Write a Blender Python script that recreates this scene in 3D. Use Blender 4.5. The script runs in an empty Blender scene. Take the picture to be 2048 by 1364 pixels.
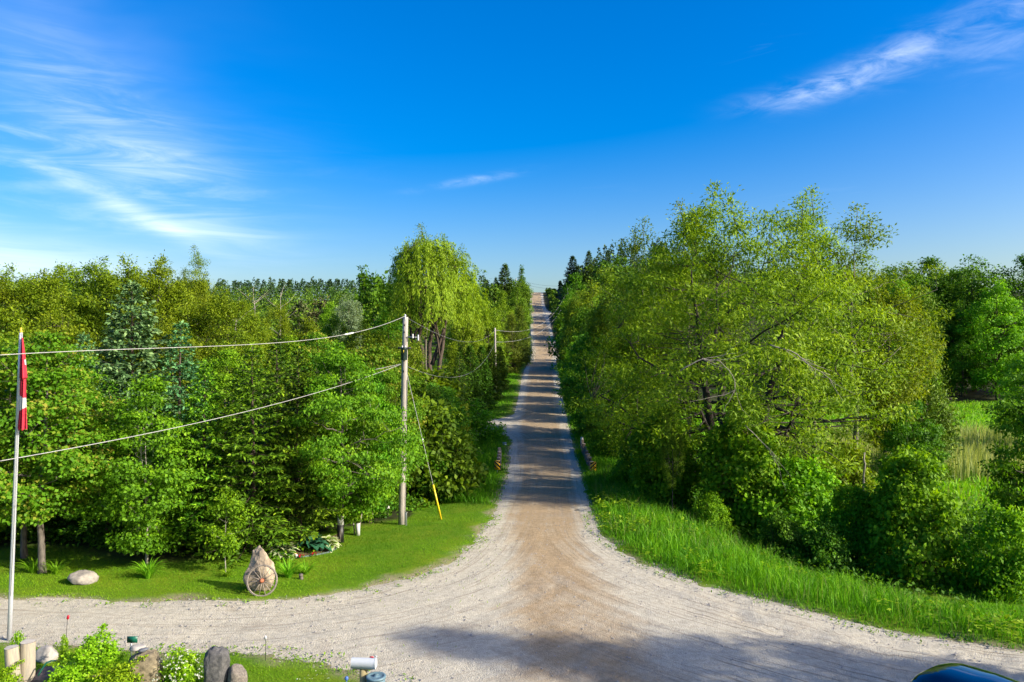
import bpy, math, random
import numpy as np
from mathutils import Vector

# ------------------------------------------------------------------ camera, sky, sun, exposure
SC = bpy.context.scene
COL = SC.collection
R_ = math.radians
FPX = 1500.0            # focal length in photo pixels (2048 wide)
CAMZ = 8.0
cam_d = bpy.data.cameras.new("camera")
cam_d.sensor_width = 36.0
cam_d.lens = 36.0 * FPX / 2048.0
cam_d.clip_start = 0.1
cam_d.clip_end = 6000
cam = bpy.data.objects.new("camera", cam_d)
cam.location = (0, 0, CAMZ)
cam.rotation_euler = (R_(90), 0, 0)
COL.objects.link(cam)
SC.camera = cam

SUN_AZ, SUN_EL = 112.0, 28.0     # clockwise from +Y, degrees
sun_d = bpy.data.lights.new("sun", 'SUN')
sun_d.energy = 3.2
sun_d.angle = R_(0.9)
sun_d.color = (1.0, 0.92, 0.78)
sun = bpy.data.objects.new("sun", sun_d)
_sv = Vector((math.sin(R_(SUN_AZ)) * math.cos(R_(SUN_EL)), math.cos(R_(SUN_AZ)) * math.cos(R_(SUN_EL)), math.sin(R_(SUN_EL))))
sun.rotation_euler = (-_sv).to_track_quat('-Z', 'Y').to_euler()
sun.location = (60, -20, 60)
COL.objects.link(sun)

SC.view_settings.view_transform = 'Standard'
SC.view_settings.look = 'None'
SC.view_settings.exposure = 1.5
SC.view_settings.gamma = 1.0
SC.view_settings.use_curve_mapping = False
SC.render.engine = 'CYCLES'
SC.cycles.max_bounces = 8
SC.cycles.diffuse_bounces = 4
SC.cycles.glossy_bounces = 3
SC.cycles.transmission_bounces = 5
SC.cycles.caustics_reflective = False
SC.cycles.caustics_refractive = False

def build_world():
    w = bpy.data.worlds.new("World")
    SC.world = w
    w.use_nodes = True
    nt = w.node_tree
    nt.nodes.clear()
    N, L = nt.nodes, nt.links
    def nd(t, **k):
        n = N.new(t)
        for a, b in k.items():
            setattr(n, a, b)
        return n
    def mth(op, a, b=None, c=None, clamp=False):
        n = nd('ShaderNodeMath', operation=op)
        n.use_clamp = clamp
        for i, v in enumerate((a, b, c)):
            if v is None:
                continue
            if isinstance(v, (int, float)):
                n.inputs[i].default_value = v
            else:
                L.new(v, n.inputs[i])
        return n.outputs[0]
    sky = nd('ShaderNodeTexSky', sky_type='NISHITA')
    sky.sun_disc = False
    sky.sun_elevation = R_(SUN_EL)
    sky.sun_rotation = R_(SUN_AZ)
    sky.altitude = 300
    sky.air_density = 1.0
    sky.dust_density = 3.8
    sky.ozone_density = 2.5
    hs = nd('ShaderNodeHueSaturation')
    hs.inputs['Hue'].default_value = 0.512
    hs.inputs['Saturation'].default_value = 1.72
    hs.inputs['Value'].default_value = 1.0
    L.new(sky.outputs[0], hs.inputs['Color'])
    tc = nd('ShaderNodeTexCoord')
    sep = nd('ShaderNodeSeparateXYZ')
    L.new(tc.outputs['Generated'], sep.inputs[0])
    X, Y, Z = sep.outputs
    az = mth('ARCTAN2', X, Y)
    el = mth('ARCSINE', Z)
    cmb = nd('ShaderNodeCombineXYZ')
    L.new(az, cmb.inputs[0]); L.new(el, cmb.inputs[1])
    def noise(rot, sx, sy, scale, detail, rough, dist, off):
        mp = nd('ShaderNodeMapping')
        mp.inputs['Rotation'].default_value = (0, 0, rot)
        mp.inputs['Scale'].default_value = (sx, sy, 1)
        mp.inputs['Location'].default_value = (off, off * .7, 0)
        L.new(cmb.outputs[0], mp.inputs[0])
        nz = nd('ShaderNodeTexNoise')
        nz.inputs['Scale'].default_value = scale
        nz.inputs['Detail'].default_value = detail
        nz.inputs['Roughness'].default_value = rough
        nz.inputs['Distortion'].default_value = dist
        L.new(mp.outputs[0], nz.inputs['Vector'])
        return nz.outputs[0]
    wisp = noise(R_(-12), 2.2, 16, 2.2, 9, 0.62, 1.1, 3.1)      # long streaks
    wisp2 = noise(R_(28), 5, 17, 3.0, 10, 0.62, 0.55, 7.7)        # hooked tufts
    broad = noise(R_(-20), 1.5, 4, 1.6, 4, 0.55, 0.4, 1.3)
    def blob(px, py, la, lb, ang):
        a0 = math.atan((px - 1024) / FPX)
        e0 = math.atan((682 - py) / FPX * math.cos(a0))
        ca, sa = math.cos(R_(ang)), math.sin(R_(ang))
        da = mth('SUBTRACT', az, a0); de = mth('SUBTRACT', el, e0)
        u = mth('ADD', mth('MULTIPLY', da, ca), mth('MULTIPLY', de, sa))
        v = mth('SUBTRACT', mth('MULTIPLY', de, ca), mth('MULTIPLY', da, sa))
        q = mth('ADD', mth('POWER', mth('MULTIPLY', u, 1 / la), 2.0), mth('POWER', mth('MULTIPLY', v, 1 / lb), 2.0))
        return mth('EXPONENT', mth('MULTIPLY', q, -1.0))
    def ss(v, a, b):
        n = nd('ShaderNodeMapRange', interpolation_type='SMOOTHSTEP')
        n.inputs['From Min'].default_value = a
        n.inputs['From Max'].default_value = b
        L.new(v, n.inputs['Value'])
        return n.outputs[0]
    streak = ss(wisp, 0.36, 0.80)
    tuft = ss(wisp2, 0.30, 0.85)
    br = ss(broad, 0.25, 0.8)
    total = None
    def add(x, k):
        nonlocal total
        t = mth('MULTIPLY', x, k)
        total = t if total is None else mth('ADD', total, t)
    add(mth('MULTIPLY', blob(1610, 185, .060, .012, 6), tuft), 0.75)
    add(mth('MULTIPLY', blob(1720, 142, .065, .015, 20), tuft), 0.62)
    add(mth('MULTIPLY', blob(1830, 108, .042, .018, 20), tuft), 0.66)
    add(mth('MULTIPLY', blob(2010, 45, .045, .034, 30), tuft), 0.50)
    add(mth('MULTIPLY', blob(940, 362, .060, .0048, 10), ss(wisp2, .3, .8)), 0.50)
    add(mth('MULTIPLY', blob(230, 405, .10, .011, -24), ss(wisp, .15, .7)), 0.70)
    add(mth('MULTIPLY', blob(380, 455, .10, .014, -8), ss(wisp, .15, .7)), 0.50)
    add(mth('MULTIPLY', blob(240, 270, .16, .05, -38), streak), 0.40)
    add(mth('MULTIPLY', blob(170, 180, .20, .12, -30), br), 0.26)
    add(mth('MULTIPLY', blob(60, 330, .24, .07, -5), ss(wisp, .42, .85)), 0.40)
    add(mth('MULTIPLY', blob(0, 520, .16, .030, -6), ss(wisp, .05, .6)), 0.75)
    add(mth('MULTIPLY', ss(wisp, .58, .95), ss(br, .5, 1.0)), 0.16)
    total = mth('MINIMUM', mth('MULTIPLY', total, 0.56), 0.8)
    # keep the cirrus to the sky above the horizon
    up = ss(el, 0.0, 0.04)
    total = mth('MULTIPLY', total, up)
    mix = nd('ShaderNodeMix', data_type='RGBA')
    L.new(total, mix.inputs['Factor'])
    L.new(hs.outputs[0], mix.inputs['A'])
    mix.inputs['B'].default_value = (5.6, 6.0, 6.6, 1)
    bg = nd('ShaderNodeBackground')
    bg.inputs['Strength'].default_value = 0.09
    L.new(mix.outputs['Result'], bg.inputs['Color'])
    out = nd('ShaderNodeOutputWorld')
    L.new(bg.outputs[0], out.inputs[0])
build_world()

# ------------------------------------------------------------------ small maths helpers
rng = np.random.default_rng(7)

def vnoise(x, y, seed=0):
    x = np.asarray(x, float); y = np.asarray(y, float)
    xi = np.floor(x).astype(np.int64); yi = np.floor(y).astype(np.int64)
    xf = x - xi; yf = y - yi
    u = xf * xf * (3 - 2 * xf); v = yf * yf * (3 - 2 * yf)
    def h(a, b):
        n = (a * 374761393 + b * 668265263 + seed * 982451653) & 0x7fffffff
        n = ((n ^ (n >> 13)) * 1274126177) & 0x7fffffff
        return ((n ^ (n >> 16)) & 0xffff) / 65535.0
    a = h(xi, yi); b = h(xi + 1, yi); c = h(xi, yi + 1); d = h(xi + 1, yi + 1)
    return (a * (1 - u) + b * u) * (1 - v) + (c * (1 - u) + d * u) * v

def fbm(x, y, seed=0, octv=4):
    s = 0; a = .5; t = 0
    for i in range(octv):
        s = s + a * vnoise(x * 2 ** i, y * 2 ** i, seed + i * 17); t += a; a *= .5
    return s / t

def sstep(x, a, b):
    t = np.clip((x - a) / (b - a), 0, 1)
    return t * t * (3 - 2 * t)

def nrm(v):
    return v / np.maximum(np.linalg.norm(v, axis=-1, keepdims=True), 1e-9)

def px(x, d):
    return (x - 1024.0) / FPX * d

def pz(y, d):
    return CAMZ + (682.0 - y) / FPX * d

# ------------------------------------------------------------------ terrain functions
_pd = np.array([-400, 0, 26, 34, 42, 50, 57, 64, 72, 80, 100, 125, 140, 150, 158, 175, 200, 233, 246, 262, 280, 300, 320, 335, 360, 450, 600, 3000.])
_pzv = np.array([0, 0, 0, -.1, -.5, -.85, -.85, -.6, -.15, .25, 1.4, 2.95, 3.85, 4.2, 4.5, 5.9, 9.3, 14.4, 16.0, 17.5, 20.6, 24.7, 28.3, 29.8, 30.4, 31, 30, 30.])
_fine = np.arange(-400, 3000, 1.0)
_prof = np.interp(_fine, _pd, _pzv)
_k = np.exp(-0.5 * (np.arange(-9, 10) / 3.0) ** 2); _k /= _k.sum()
_prof = np.convolve(np.pad(_prof, 9, mode='edge'), _k, mode='valid')
def P(d):
    return np.interp(d, _fine, _prof)

LEFT_EDGE = [(-60, 23.0), (-30, 23.3), (-16, 23.5), (-9.5, 22.9), (-6.6, 23.3), (-4.45, 24.3), (-2.5, 26.3), (-1.5, 29.8), (-.95, 34.5),
             (-.45, 42), (-.2, 50), (-.1, 60), (0.0, 65), (-.6, 67.5), (-2.6, 69.2), (-9, 70.0), (-14, 72.5), (-9, 74.4), (-2.0, 75.5), (.1, 78), (.5, 84), (1.1, 100), (1.9, 125), (3.6, 150), (4.4, 175), (4.8, 200), (5.4, 233), (5.9, 262), (7.0, 300), (7.8, 322), (8.6, 345), (10, 380), (12, 440)]
RIGHT_EDGE = [(17.6, 440), (15.6, 380), (14.2, 345), (13.2, 322), (12.5, 300), (12.3, 275), (13.2, 267), (19, 264), (19, 259), (12.6, 257), (11.6, 240), (11.0, 200), (10.6, 175), (8.9, 150), (7.8, 125), (6.6, 100), (5.7, 80), (5.0, 62), (4.6, 50),
              (4.0, 40), (3.65, 32), (3.95, 29.8), (4.7, 27.1), (6.2, 24.6), (8.6, 22.3), (10.6, 20.5), (13.2, 19.3), (17, 17.9), (30, 14), (60, 6)]
NEAR_EDGE = [(60, -8), (30, 1), (14, 4), (7, 2), (6, -5), (6, -60), (-1.6, -60), (-1.6, 5), (-1.9, 14), (-2.6, 17.4), (-3.7, 18.3), (-5.4, 18.95), (-8.1, 19.4), (-13.5, 19.75), (-30, 20), (-60, 19.6)]
def smooth_chain(c, it=2):
    c = np.array(c, float)
    for _ in range(it):
        q = c[:-1] * .75 + c[1:] * .25
        r = c[:-1] * .25 + c[1:] * .75
        m = np.empty((2 * len(q), 2)); m[0::2] = q; m[1::2] = r
        c = np.vstack([c[:1], m, c[-1:]])
    return c
CL, CR, CN = smooth_chain(LEFT_EDGE), smooth_chain(RIGHT_EDGE), smooth_chain(NEAR_EDGE, 1)
POLY = np.vstack([CL, CR, CN])

def chain_dist(x, y, c):
    best = np.full(x.shape, 1e18)
    for (ax, ay), (bx, by) in zip(c[:-1], c[1:]):
        dx, dy = bx - ax, by - ay
        l2 = dx * dx + dy * dy
        if l2 < 1e-12: continue
        t = np.clip(((x - ax) * dx + (y - ay) * dy) / l2, 0, 1)
        best = np.minimum(best, (x - ax - t * dx) ** 2 + (y - ay - t * dy) ** 2)
    return np.sqrt(best)

def inside(x, y, poly):
    r = np.zeros(x.shape, bool)
    n = len(poly)
    for i in range(n):
        ax, ay = poly[i]; bx, by = poly[(i + 1) % n]
        if ay == by: continue
        c = ((ay > y) != (by > y)) & (x < (bx - ax) * (y - ay) / (by - ay) + ax)
        r ^= c
    return r

_lo = np.array(sorted([(y, x) for x, y in LEFT_EDGE if y > 33 and not (66 < y < 77)]))
_ro = np.array(sorted([(y, x) for x, y in RIGHT_EDGE if y > 31 and not (256 < y < 276)]))
def road_left(d): return np.interp(d, _lo[:, 0], _lo[:, 1])
def road_right(d): return np.interp(d, _ro[:, 0], _ro[:, 1])
def road_mid(d): return np.interp(np.asarray(d, float), [-60, 20, 30, 32], [1.2, 1.2, 1.25, 1.3]) * (np.asarray(d) < 32) + (road_left(d) + road_right(d)) / 2 * (np.asarray(d) >= 32)

def terrain(x, y):
    """height of the land without the road bed"""
    x = np.asarray(x, float); y = np.asarray(y, float)
    base = P(y)
    # distance outside of the road corridor
    xl = np.where(y > 33, road_left(y), np.where(y > 20, -1.0, -1.0))
    xr = np.where(y > 31, road_right(y), np.interp(y, [-60, 4, 19.3, 22.3, 24.6, 27, 31], [30, 30, 13.2, 8.6, 6.2, 4.7, 3.6]))
    ol = np.maximum(xl - x, 0); orr = np.maximum(x - xr, 0)
    # left side: creek valley behind the lawn
    dl = np.interp(y, [30, 37, 46, 56, 66, 76, 95, 115], [0, -.2, -1.5, -1.6, -.9, -.2, -.7, 0])
    zl = base * np.interp(y, [0, 110, 150, 400], [1, 1, .9, 1.0]) + dl * sstep(ol, .6, 5)
    # right side: verge falling to the marsh
    dr = np.interp(y, [-40, 10, 17, 24, 34, 46, 80, 108, 125, 150, 185], [0, 0, -.9, -1.5, -1.9, -2.1, -3.0, -4.7, -5.7, -4.5, 0])
    zr = base + dr * sstep(orr, .8, 11)
    z = np.where(orr > 0, zr, np.where(ol > 0, zl, base))
    # hills
    z = z + 13.0 * np.exp(-((x - 56) / 36) ** 2 - ((y - 300) / 70) ** 2) * sstep(orr, 2, 14)
    z = z - 8.5 * sstep(ol, 14, 70) * sstep(y, 150, 230) * (1 - sstep(y, 350, 430))
    # roughness away from the mown places
    rough = sstep(np.maximum(ol, orr), 4, 14) * sstep(y, 36, 60)
    z = z + rough * 1.2 * (fbm(x / 14, y / 14, 5) - .5)
    z = z + .10 * (fbm(x / 2.3, y / 2.3, 8) - .5) * sstep(np.maximum(ol, orr), .5, 3)
    return z

def tz(x, y):
    return float(terrain(np.array([x]), np.array([y]))[0])

# ------------------------------------------------------------------ object helpers
def tag(o, label=None, cat=None, group=None, kind=None):
    if label: o['label'] = label
    if cat: o['category'] = cat
    if group: o['group'] = group
    if kind: o['kind'] = kind
    return o

def link(name, me, mat=None, parent=None):
    o = bpy.data.objects.new(name, me)
    COL.objects.link(o)
    if mat is not None and me is not None and len(me.materials) == 0:
        me.materials.append(mat)
    if parent is not None:
        o.parent = parent
    return o

def empty(name, loc, rz=0.0):
    o = bpy.data.objects.new(name, None)
    o.empty_display_size = .2
    COL.objects.link(o)
    o.location = loc; o.rotation_euler = (0, 0, rz)
    return o

def mk_mesh(name, V, quads=None, tris=None, var=None, attrs=None, smooth=False, mat_idx=None):
    V = np.ascontiguousarray(V, dtype=np.float32)
    me = bpy.data.meshes.new(name)
    nq = 0 if quads is None else len(quads); nt = 0 if tris is None else len(tris)
    me.vertices.add(len(V)); me.vertices.foreach_set('co', V.ravel())
    idx = []
    if nq: idx.append(np.asarray(quads, np.int32).ravel())
    if nt: idx.append(np.asarray(tris, np.int32).ravel())
    idx = np.concatenate(idx)
    me.loops.add(len(idx)); me.loops.foreach_set('vertex_index', idx)
    me.polygons.add(nq + nt)
    st = np.concatenate([np.arange(nq) * 4, nq * 4 + np.arange(nt) * 3]).astype(np.int32)
    me.polygons.foreach_set('loop_start', st)
    me.update(calc_edges=True)
    if smooth:
        me.polygons.foreach_set('use_smooth', np.ones(nq + nt, bool))
    if mat_idx is not None:
        me.polygons.foreach_set('material_index', np.asarray(mat_idx, np.int32))
    if var is not None:
        a = me.attributes.new('var', 'FLOAT', 'POINT'); a.data.foreach_set('value', np.asarray(var, np.float32))
    for k, v in (attrs or {}).items():
        a = me.attributes.new(k, 'FLOAT', 'POINT'); a.data.foreach_set('value', np.asarray(v, np.float32))
    me.validate()
    return me

class Buf:
    def __init__(s):
        s.V = []; s.Q = []; s.T = []; s.var = []; s.n = 0
    def add(s, V, Q=None, T=None, var=0.5):
        V = np.asarray(V, float).reshape(-1, 3)
        if Q is not None and len(Q): s.Q.append(np.asarray(Q) + s.n)
        if T is not None and len(T): s.T.append(np.asarray(T) + s.n)
        s.V.append(V)
        s.var.append(np.broadcast_to(np.asarray(var, float), (len(V),)))
        s.n += len(V)
    def mesh(s, name, smooth=False):
        return mk_mesh(name, np.vstack(s.V), np.vstack(s.Q) if s.Q else None, np.vstack(s.T) if s.T else None, np.concatenate(s.var), smooth=smooth)
    def tube(s, pts, rad, sides=6, cap=True, var=.5):
        pts = np.asarray(pts, float); k = len(pts)
        rad = np.broadcast_to(np.asarray(rad, float), (k,))
        t = nrm(np.gradient(pts, axis=0))
        d = np.abs(pts[-1] - pts[0])
        ref = np.eye(3)[int(np.argmin(d))]
        n1 = nrm(np.cross(t, ref)); n2 = np.cross(t, n1)
        a = np.linspace(0, 2 * np.pi, sides, endpoint=False)
        ring = pts[:, None, :] + rad[:, None, None] * (np.cos(a)[None, :, None] * n1[:, None, :] + np.sin(a)[None, :, None] * n2[:, None, :])
        V = ring.reshape(-1, 3)
        i = np.arange(k - 1)[:, None] * sides; j = np.arange(sides)[None, :]; j2 = (j + 1) % sides
        Q = np.stack([i + j, i + j2, i + sides + j2, i + sides + j], -1).reshape(-1, 4)
        T = []
        if cap:
            V = np.vstack([V, pts[:1], pts[-1:]])
            c0 = k * sides; c1 = c0 + 1; b = (k - 1) * sides
            jj = np.arange(sides); j3 = (jj + 1) % sides
            T = np.vstack([np.stack([np.full(sides, c0), j3, jj], -1), np.stack([np.full(sides, c1), b + jj, b + j3], -1)])
        s.add(V, Q, T, var)
    def leaves(s, Pn, A, Nn, Ln, Wn, var, fold=.12):
        A = nrm(A); S = nrm(np.cross(A, Nn)); N2 = np.cross(S, A)
        n = len(Pn)
        Ln = np.broadcast_to(np.asarray(Ln, float), (n,))[:, None]; Wn = np.broadcast_to(np.asarray(Wn, float), (n,))[:, None]
        m = Pn + A * Ln * .45 + N2 * Wn * fold
        V = np.stack([Pn, m + S * Wn * .5, Pn + A * Ln - N2 * Ln * .08, m - S * Wn * .5], 1).reshape(-1, 3)
        Q = (np.arange(n) * 4)[:, None] + np.arange(4)[None, :]
        s.add(V, Q, None, np.repeat(np.broadcast_to(np.asarray(var, float), (n,)), 4))
    def box(s, c, size, rot=None, var=.5):
        c = np.asarray(c, float); h = np.asarray(size, float) / 2
        v = np.array([[x, y, z] for x in (-1, 1) for y in (-1, 1) for z in (-1, 1)], float) * h
        if rot is not None: v = v @ np.asarray(rot, float).T
        s.add(v + c, [[0, 1, 3, 2], [4, 6, 7, 5], [0, 4, 5, 1], [2, 3, 7, 6], [0, 2, 6, 4], [1, 5, 7, 3]], None, var)
    def lathe(s, prof, sides=16, c=(0, 0, 0), var=.5):
        prof = np.asarray(prof, float); k = len(prof)
        a = np.linspace(0, 2 * np.pi, sides, endpoint=False)
        V = np.stack([prof[:, 0:1] * np.cos(a), prof[:, 0:1] * np.sin(a), np.repeat(prof[:, 1:2], sides, 1)], -1).reshape(-1, 3) + np.asarray(c, float)
        i = np.arange(k - 1)[:, None] * sides; j = np.arange(sides)[None, :]; j2 = (j + 1) % sides
        Q = np.stack([i + j, i + j2, i + sides + j2, i + sides + j], -1).reshape(-1, 4)
        s.add(V, Q, None, var)

def bevel(o, w=.01, seg=2):
    m = o.modifiers.new('bevel', 'BEVEL'); m.width = w; m.segments = seg; m.limit_method = 'ANGLE'
    return o

# ------------------------------------------------------------------ materials
MATS = {}
def base_mat(name):
    m = bpy.data.materials.new(name); m.use_nodes = True
    MATS[name] = m
    return m, m.node_tree.nodes, m.node_tree.links, m.node_tree.nodes['Principled BSDF']

def solid(name, col, rough=.6, metal=0.0, noise=.25, scale=8.0, bump=0.0, coat=0.0, stretch=(1, 1, 1), col2=None):
    m, N, L, b = base_mat(name)
    b.inputs['Roughness'].default_value = rough; b.inputs['Metallic'].default_value = metal
    if coat: b.inputs['Coat Weight'].default_value = coat; b.inputs['Coat Roughness'].default_value = .03
    col = tuple(c * .64 for c in col); col2 = tuple(c * .64 for c in col2) if col2 else None
    tc = N.new('ShaderNodeTexCoord'); mp = N.new('ShaderNodeMapping'); mp.inputs['Scale'].default_value = stretch
    L.new(tc.outputs['Object'], mp.inputs[0])
    nz = N.new('ShaderNodeTexNoise'); nz.inputs['Scale'].default_value = scale; nz.inputs['Detail'].default_value = 7; nz.inputs['Roughness'].default_value = .62
    L.new(mp.outputs[0], nz.inputs['Vector'])
    rp = N.new('ShaderNodeValToRGB')
    c2 = col2 if col2 else tuple(c * (1 - noise) for c in col)
    c1 = col if col2 else tuple(min(1, c * (1 + noise)) for c in col)
    rp.color_ramp.elements[0].position = .3; rp.color_ramp.elements[0].color = (*c2, 1)
    rp.color_ramp.elements[1].position = .7; rp.color_ramp.elements[1].color = (*c1, 1)
    L.new(nz.outputs[0], rp.inputs[0]); L.new(rp.outputs[0], b.inputs['Base Color'])
    if bump:
        bp = N.new('ShaderNodeBump'); bp.inputs['Strength'].default_value = bump; bp.inputs['Distance'].default_value = .02
        L.new(nz.outputs[0], bp.inputs['Height']); L.new(bp.outputs[0], b.inputs['Normal'])
    return m

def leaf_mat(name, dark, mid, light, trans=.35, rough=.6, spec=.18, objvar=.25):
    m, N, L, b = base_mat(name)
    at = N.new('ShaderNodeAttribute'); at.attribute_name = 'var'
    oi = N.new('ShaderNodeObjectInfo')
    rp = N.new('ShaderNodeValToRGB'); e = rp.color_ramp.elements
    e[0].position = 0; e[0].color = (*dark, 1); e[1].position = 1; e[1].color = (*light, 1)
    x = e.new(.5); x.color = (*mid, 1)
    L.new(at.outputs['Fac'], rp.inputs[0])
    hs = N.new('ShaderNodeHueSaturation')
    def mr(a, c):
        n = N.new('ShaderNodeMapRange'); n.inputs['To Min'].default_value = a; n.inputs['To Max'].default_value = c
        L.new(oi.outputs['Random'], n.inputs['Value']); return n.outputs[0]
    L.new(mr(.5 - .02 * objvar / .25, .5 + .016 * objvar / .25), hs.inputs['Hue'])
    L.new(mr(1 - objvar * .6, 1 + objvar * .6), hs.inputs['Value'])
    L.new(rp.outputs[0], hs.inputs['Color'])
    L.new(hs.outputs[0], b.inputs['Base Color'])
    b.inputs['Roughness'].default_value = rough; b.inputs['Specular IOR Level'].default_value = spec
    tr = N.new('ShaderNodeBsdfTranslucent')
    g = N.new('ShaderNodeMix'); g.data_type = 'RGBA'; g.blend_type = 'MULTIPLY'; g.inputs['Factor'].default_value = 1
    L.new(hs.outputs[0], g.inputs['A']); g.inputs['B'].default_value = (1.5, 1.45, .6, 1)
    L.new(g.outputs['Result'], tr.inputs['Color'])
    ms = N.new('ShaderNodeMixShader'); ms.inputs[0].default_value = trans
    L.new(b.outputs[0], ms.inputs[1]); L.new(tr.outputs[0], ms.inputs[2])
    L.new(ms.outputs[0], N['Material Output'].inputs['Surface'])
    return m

leaf_mat('maple_leaf', (0.048, 0.136, 0.004), (0.103, 0.250, 0.006), (0.232, 0.415, 0.012))
leaf_mat('maple_red_leaf', (.052, .140, .004), (.115, .240, .007), (.330, .260, .040))
leaf_mat('spruce_needle', (.018, .056, .004), (.058, .145, .007), (.215, .370, .012), trans=.18)
leaf_mat('spruce_new', (.028, .082, .004), (.095, .210, .008), (.310, .470, .014), trans=.18)
leaf_mat('blue_needle', (.034, .105, .034), (.100, .235, .080), (.240, .410, .155), trans=.15)
leaf_mat('willow_leaf', (.056, .110, .004), (.145, .218, .006), (.295, .375, .012))
leaf_mat('weeping_leaf', (.085, .145, .005), (.190, .275, .009), (.310, .405, .018))
leaf_mat('skyline_leaf', (.058, .122, .004), (.138, .225, .006), (.255, .345, .014))
leaf_mat('broad_leaf', (0.038, 0.108, 0.004), (0.095, 0.208, 0.007), (0.189, 0.336, 0.012))
leaf_mat('dark_leaf', (.034, .095, .005), (.078, .185, .007), (.150, .300, .010))
leaf_mat('bright_leaf', (0.062, 0.165, 0.004), (0.137, 0.308, 0.007), (0.267, 0.472, 0.013))
leaf_mat('vine_leaf', (.055, .150, .004), (.130, .290, .006), (.270, .470, .010), rough=.6, spec=.15)
leaf_mat('silver_leaf', (0.091, 0.156, 0.072), (0.182, 0.267, 0.137), (0.299, 0.390, 0.221))
leaf_mat('cedar_leaf', (0.041, 0.086, 0.005), (0.095, 0.157, 0.007), (0.189, 0.257, 0.013), trans=.15)
leaf_mat('far_leaf', (0.034, 0.094, 0.006), (0.077, 0.165, 0.010), (0.164, 0.257, 0.013), trans=.25, objvar=.3)
leaf_mat('pine_far', (0.018, 0.052, 0.018), (0.036, 0.086, 0.026), (0.072, 0.130, 0.034), trans=.1)
leaf_mat('pine_red', (0.052, 0.065, 0.023), (0.091, 0.104, 0.034), (0.143, 0.163, 0.047), trans=.1)
leaf_mat('shrub_leaf', (0.095, 0.200, 0.004), (0.206, 0.358, 0.007), (0.395, 0.558, 0.019))
leaf_mat('undergrowth_leaf', (0.028, 0.086, 0.004), (0.069, 0.172, 0.007), (0.147, 0.286, 0.012))
leaf_mat('grass_short', (.072, .180, .003), (.140, .295, .004), (.250, .410, .009), objvar=0)
leaf_mat('grass_tall', (0.045, 0.158, 0.004), (0.094, 0.278, 0.005), (0.213, 0.430, 0.012), objvar=0)
leaf_mat('grass_reed', (.130, .190, .045), (.240, .300, .090), (.380, .400, .170), objvar=0)
leaf_mat('lily_leaf', (0.077, 0.200, 0.005), (0.137, 0.315, 0.010), (0.257, 0.458, 0.016))
leaf_mat('petal_white', (0.520, 0.544, 0.440), (0.600, 0.608, 0.544), (0.680, 0.680, 0.640), objvar=0)
leaf_mat('petal_red', (0.360, 0.008, 0.016), (0.480, 0.012, 0.024), (0.600, 0.032, 0.040), objvar=0)
leaf_mat('hosta_green', (0.024, 0.104, 0.016), (0.044, 0.152, 0.024), (0.072, 0.200, 0.032), trans=.2)
leaf_mat('hosta_blue', (0.013, 0.080, 0.040), (0.024, 0.112, 0.060), (0.048, 0.160, 0.088), trans=.15)
leaf_mat('hosta_lime', (0.120, 0.216, 0.016), (0.184, 0.296, 0.032), (0.320, 0.416, 0.096), trans=.2)
leaf_mat('hosta_margin', (0.440, 0.496, 0.256), (0.496, 0.544, 0.304), (0.560, 0.592, 0.360), trans=.2)

solid('bark_grey', (.17, .145, .12), .9, noise=.5, scale=14, bump=.8, stretch=(1, 1, .25))
solid('bark_brown', (.105, .075, .052), .9, noise=.5, scale=12, bump=.9, stretch=(1, 1, .2))
solid('bark_dark', (.050, .040, .032), .9, noise=.5, scale=12, bump=.9, stretch=(1, 1, .2))
solid('bark_pale', (.40, .36, .30), .85, noise=.35, scale=14, bump=.5, stretch=(1, 1, .5))
solid('dead_wood', (.36, .32, .27), .9, noise=.3, scale=12, bump=.5, stretch=(1, 1, .25))
solid('wrap_white', (.72, .72, .70), .6, noise=.08)
solid('wrap_black', (.012, .012, .013), .5, noise=.3)
solid('pole_wood', (.46, .42, .37), .85, noise=.30, scale=10, bump=.5, stretch=(3, 3, .25))
solid('galvanised', (.52, .54, .56), .35, metal=.7, noise=.12, scale=20)
solid('white_metal', (.74, .76, .79), .35, noise=.05)
solid('pole_white', (.66, .68, .72), .35, metal=.25, noise=.06)
solid('wire', (.54, .53, .52), .5, noise=.1)
solid('wire_dark', (.20, .20, .21), .5, noise=.1)
solid('wire_mid', (.42, .42, .42), .5, noise=.1)
solid('transformer', (.022, .045, .043), .4, noise=.2)
solid('porcelain', (.80, .80, .82), .2, noise=.03)
solid('black_iron', (.022, .022, .024), .55, noise=.3)
solid('yellow_plastic', (1.0, .74, .02), .45, noise=.06)
solid('flag_red', (.62, .010, .040), .7, noise=.10, scale=3)
solid('flag_white', (.80, .79, .78), .7, noise=.04)
solid('sign_yellow', (1.25, .68, .01), .5, noise=.08)
solid('sign_black', (.012, .012, .012), .5, noise=.1)
solid('sign_back', (.20, .30, .40), .4, metal=.5, noise=.15)
solid('old_timber', (.16, .13, .115), .9, noise=.5, scale=12, bump=.7, stretch=(.4, .4, 2))
solid('pale_timber', (.40, .33, .27), .9, noise=.4, scale=12, bump=.6)
solid('boulder_tan', (.66, .53, .37), .85, scale=4.5, bump=1.0, col2=(.20, .155, .11))
solid('boulder_grey', (.52, .47, .39), .85, scale=5, bump=.9, col2=(.20, .18, .16))
solid('stone_dark', (.20, .19, .185), .8, scale=9, bump=.9, col2=(.045, .045, .05))
solid('stone_speckled', (.36, .31, .25), .85, scale=22, bump=.8, col2=(.12, .10, .085))
solid('stone_pink', (.36, .26, .24), .8, scale=5, bump=.8, col2=(.12, .11, .13))
solid('stone_pale', (.62, .57, .50), .8, scale=6, bump=.6, col2=(.36, .33, .30))
solid('stone_lichen', (.44, .36, .22), .9, scale=7, bump=1.0, col2=(.10, .08, .05))
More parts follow.
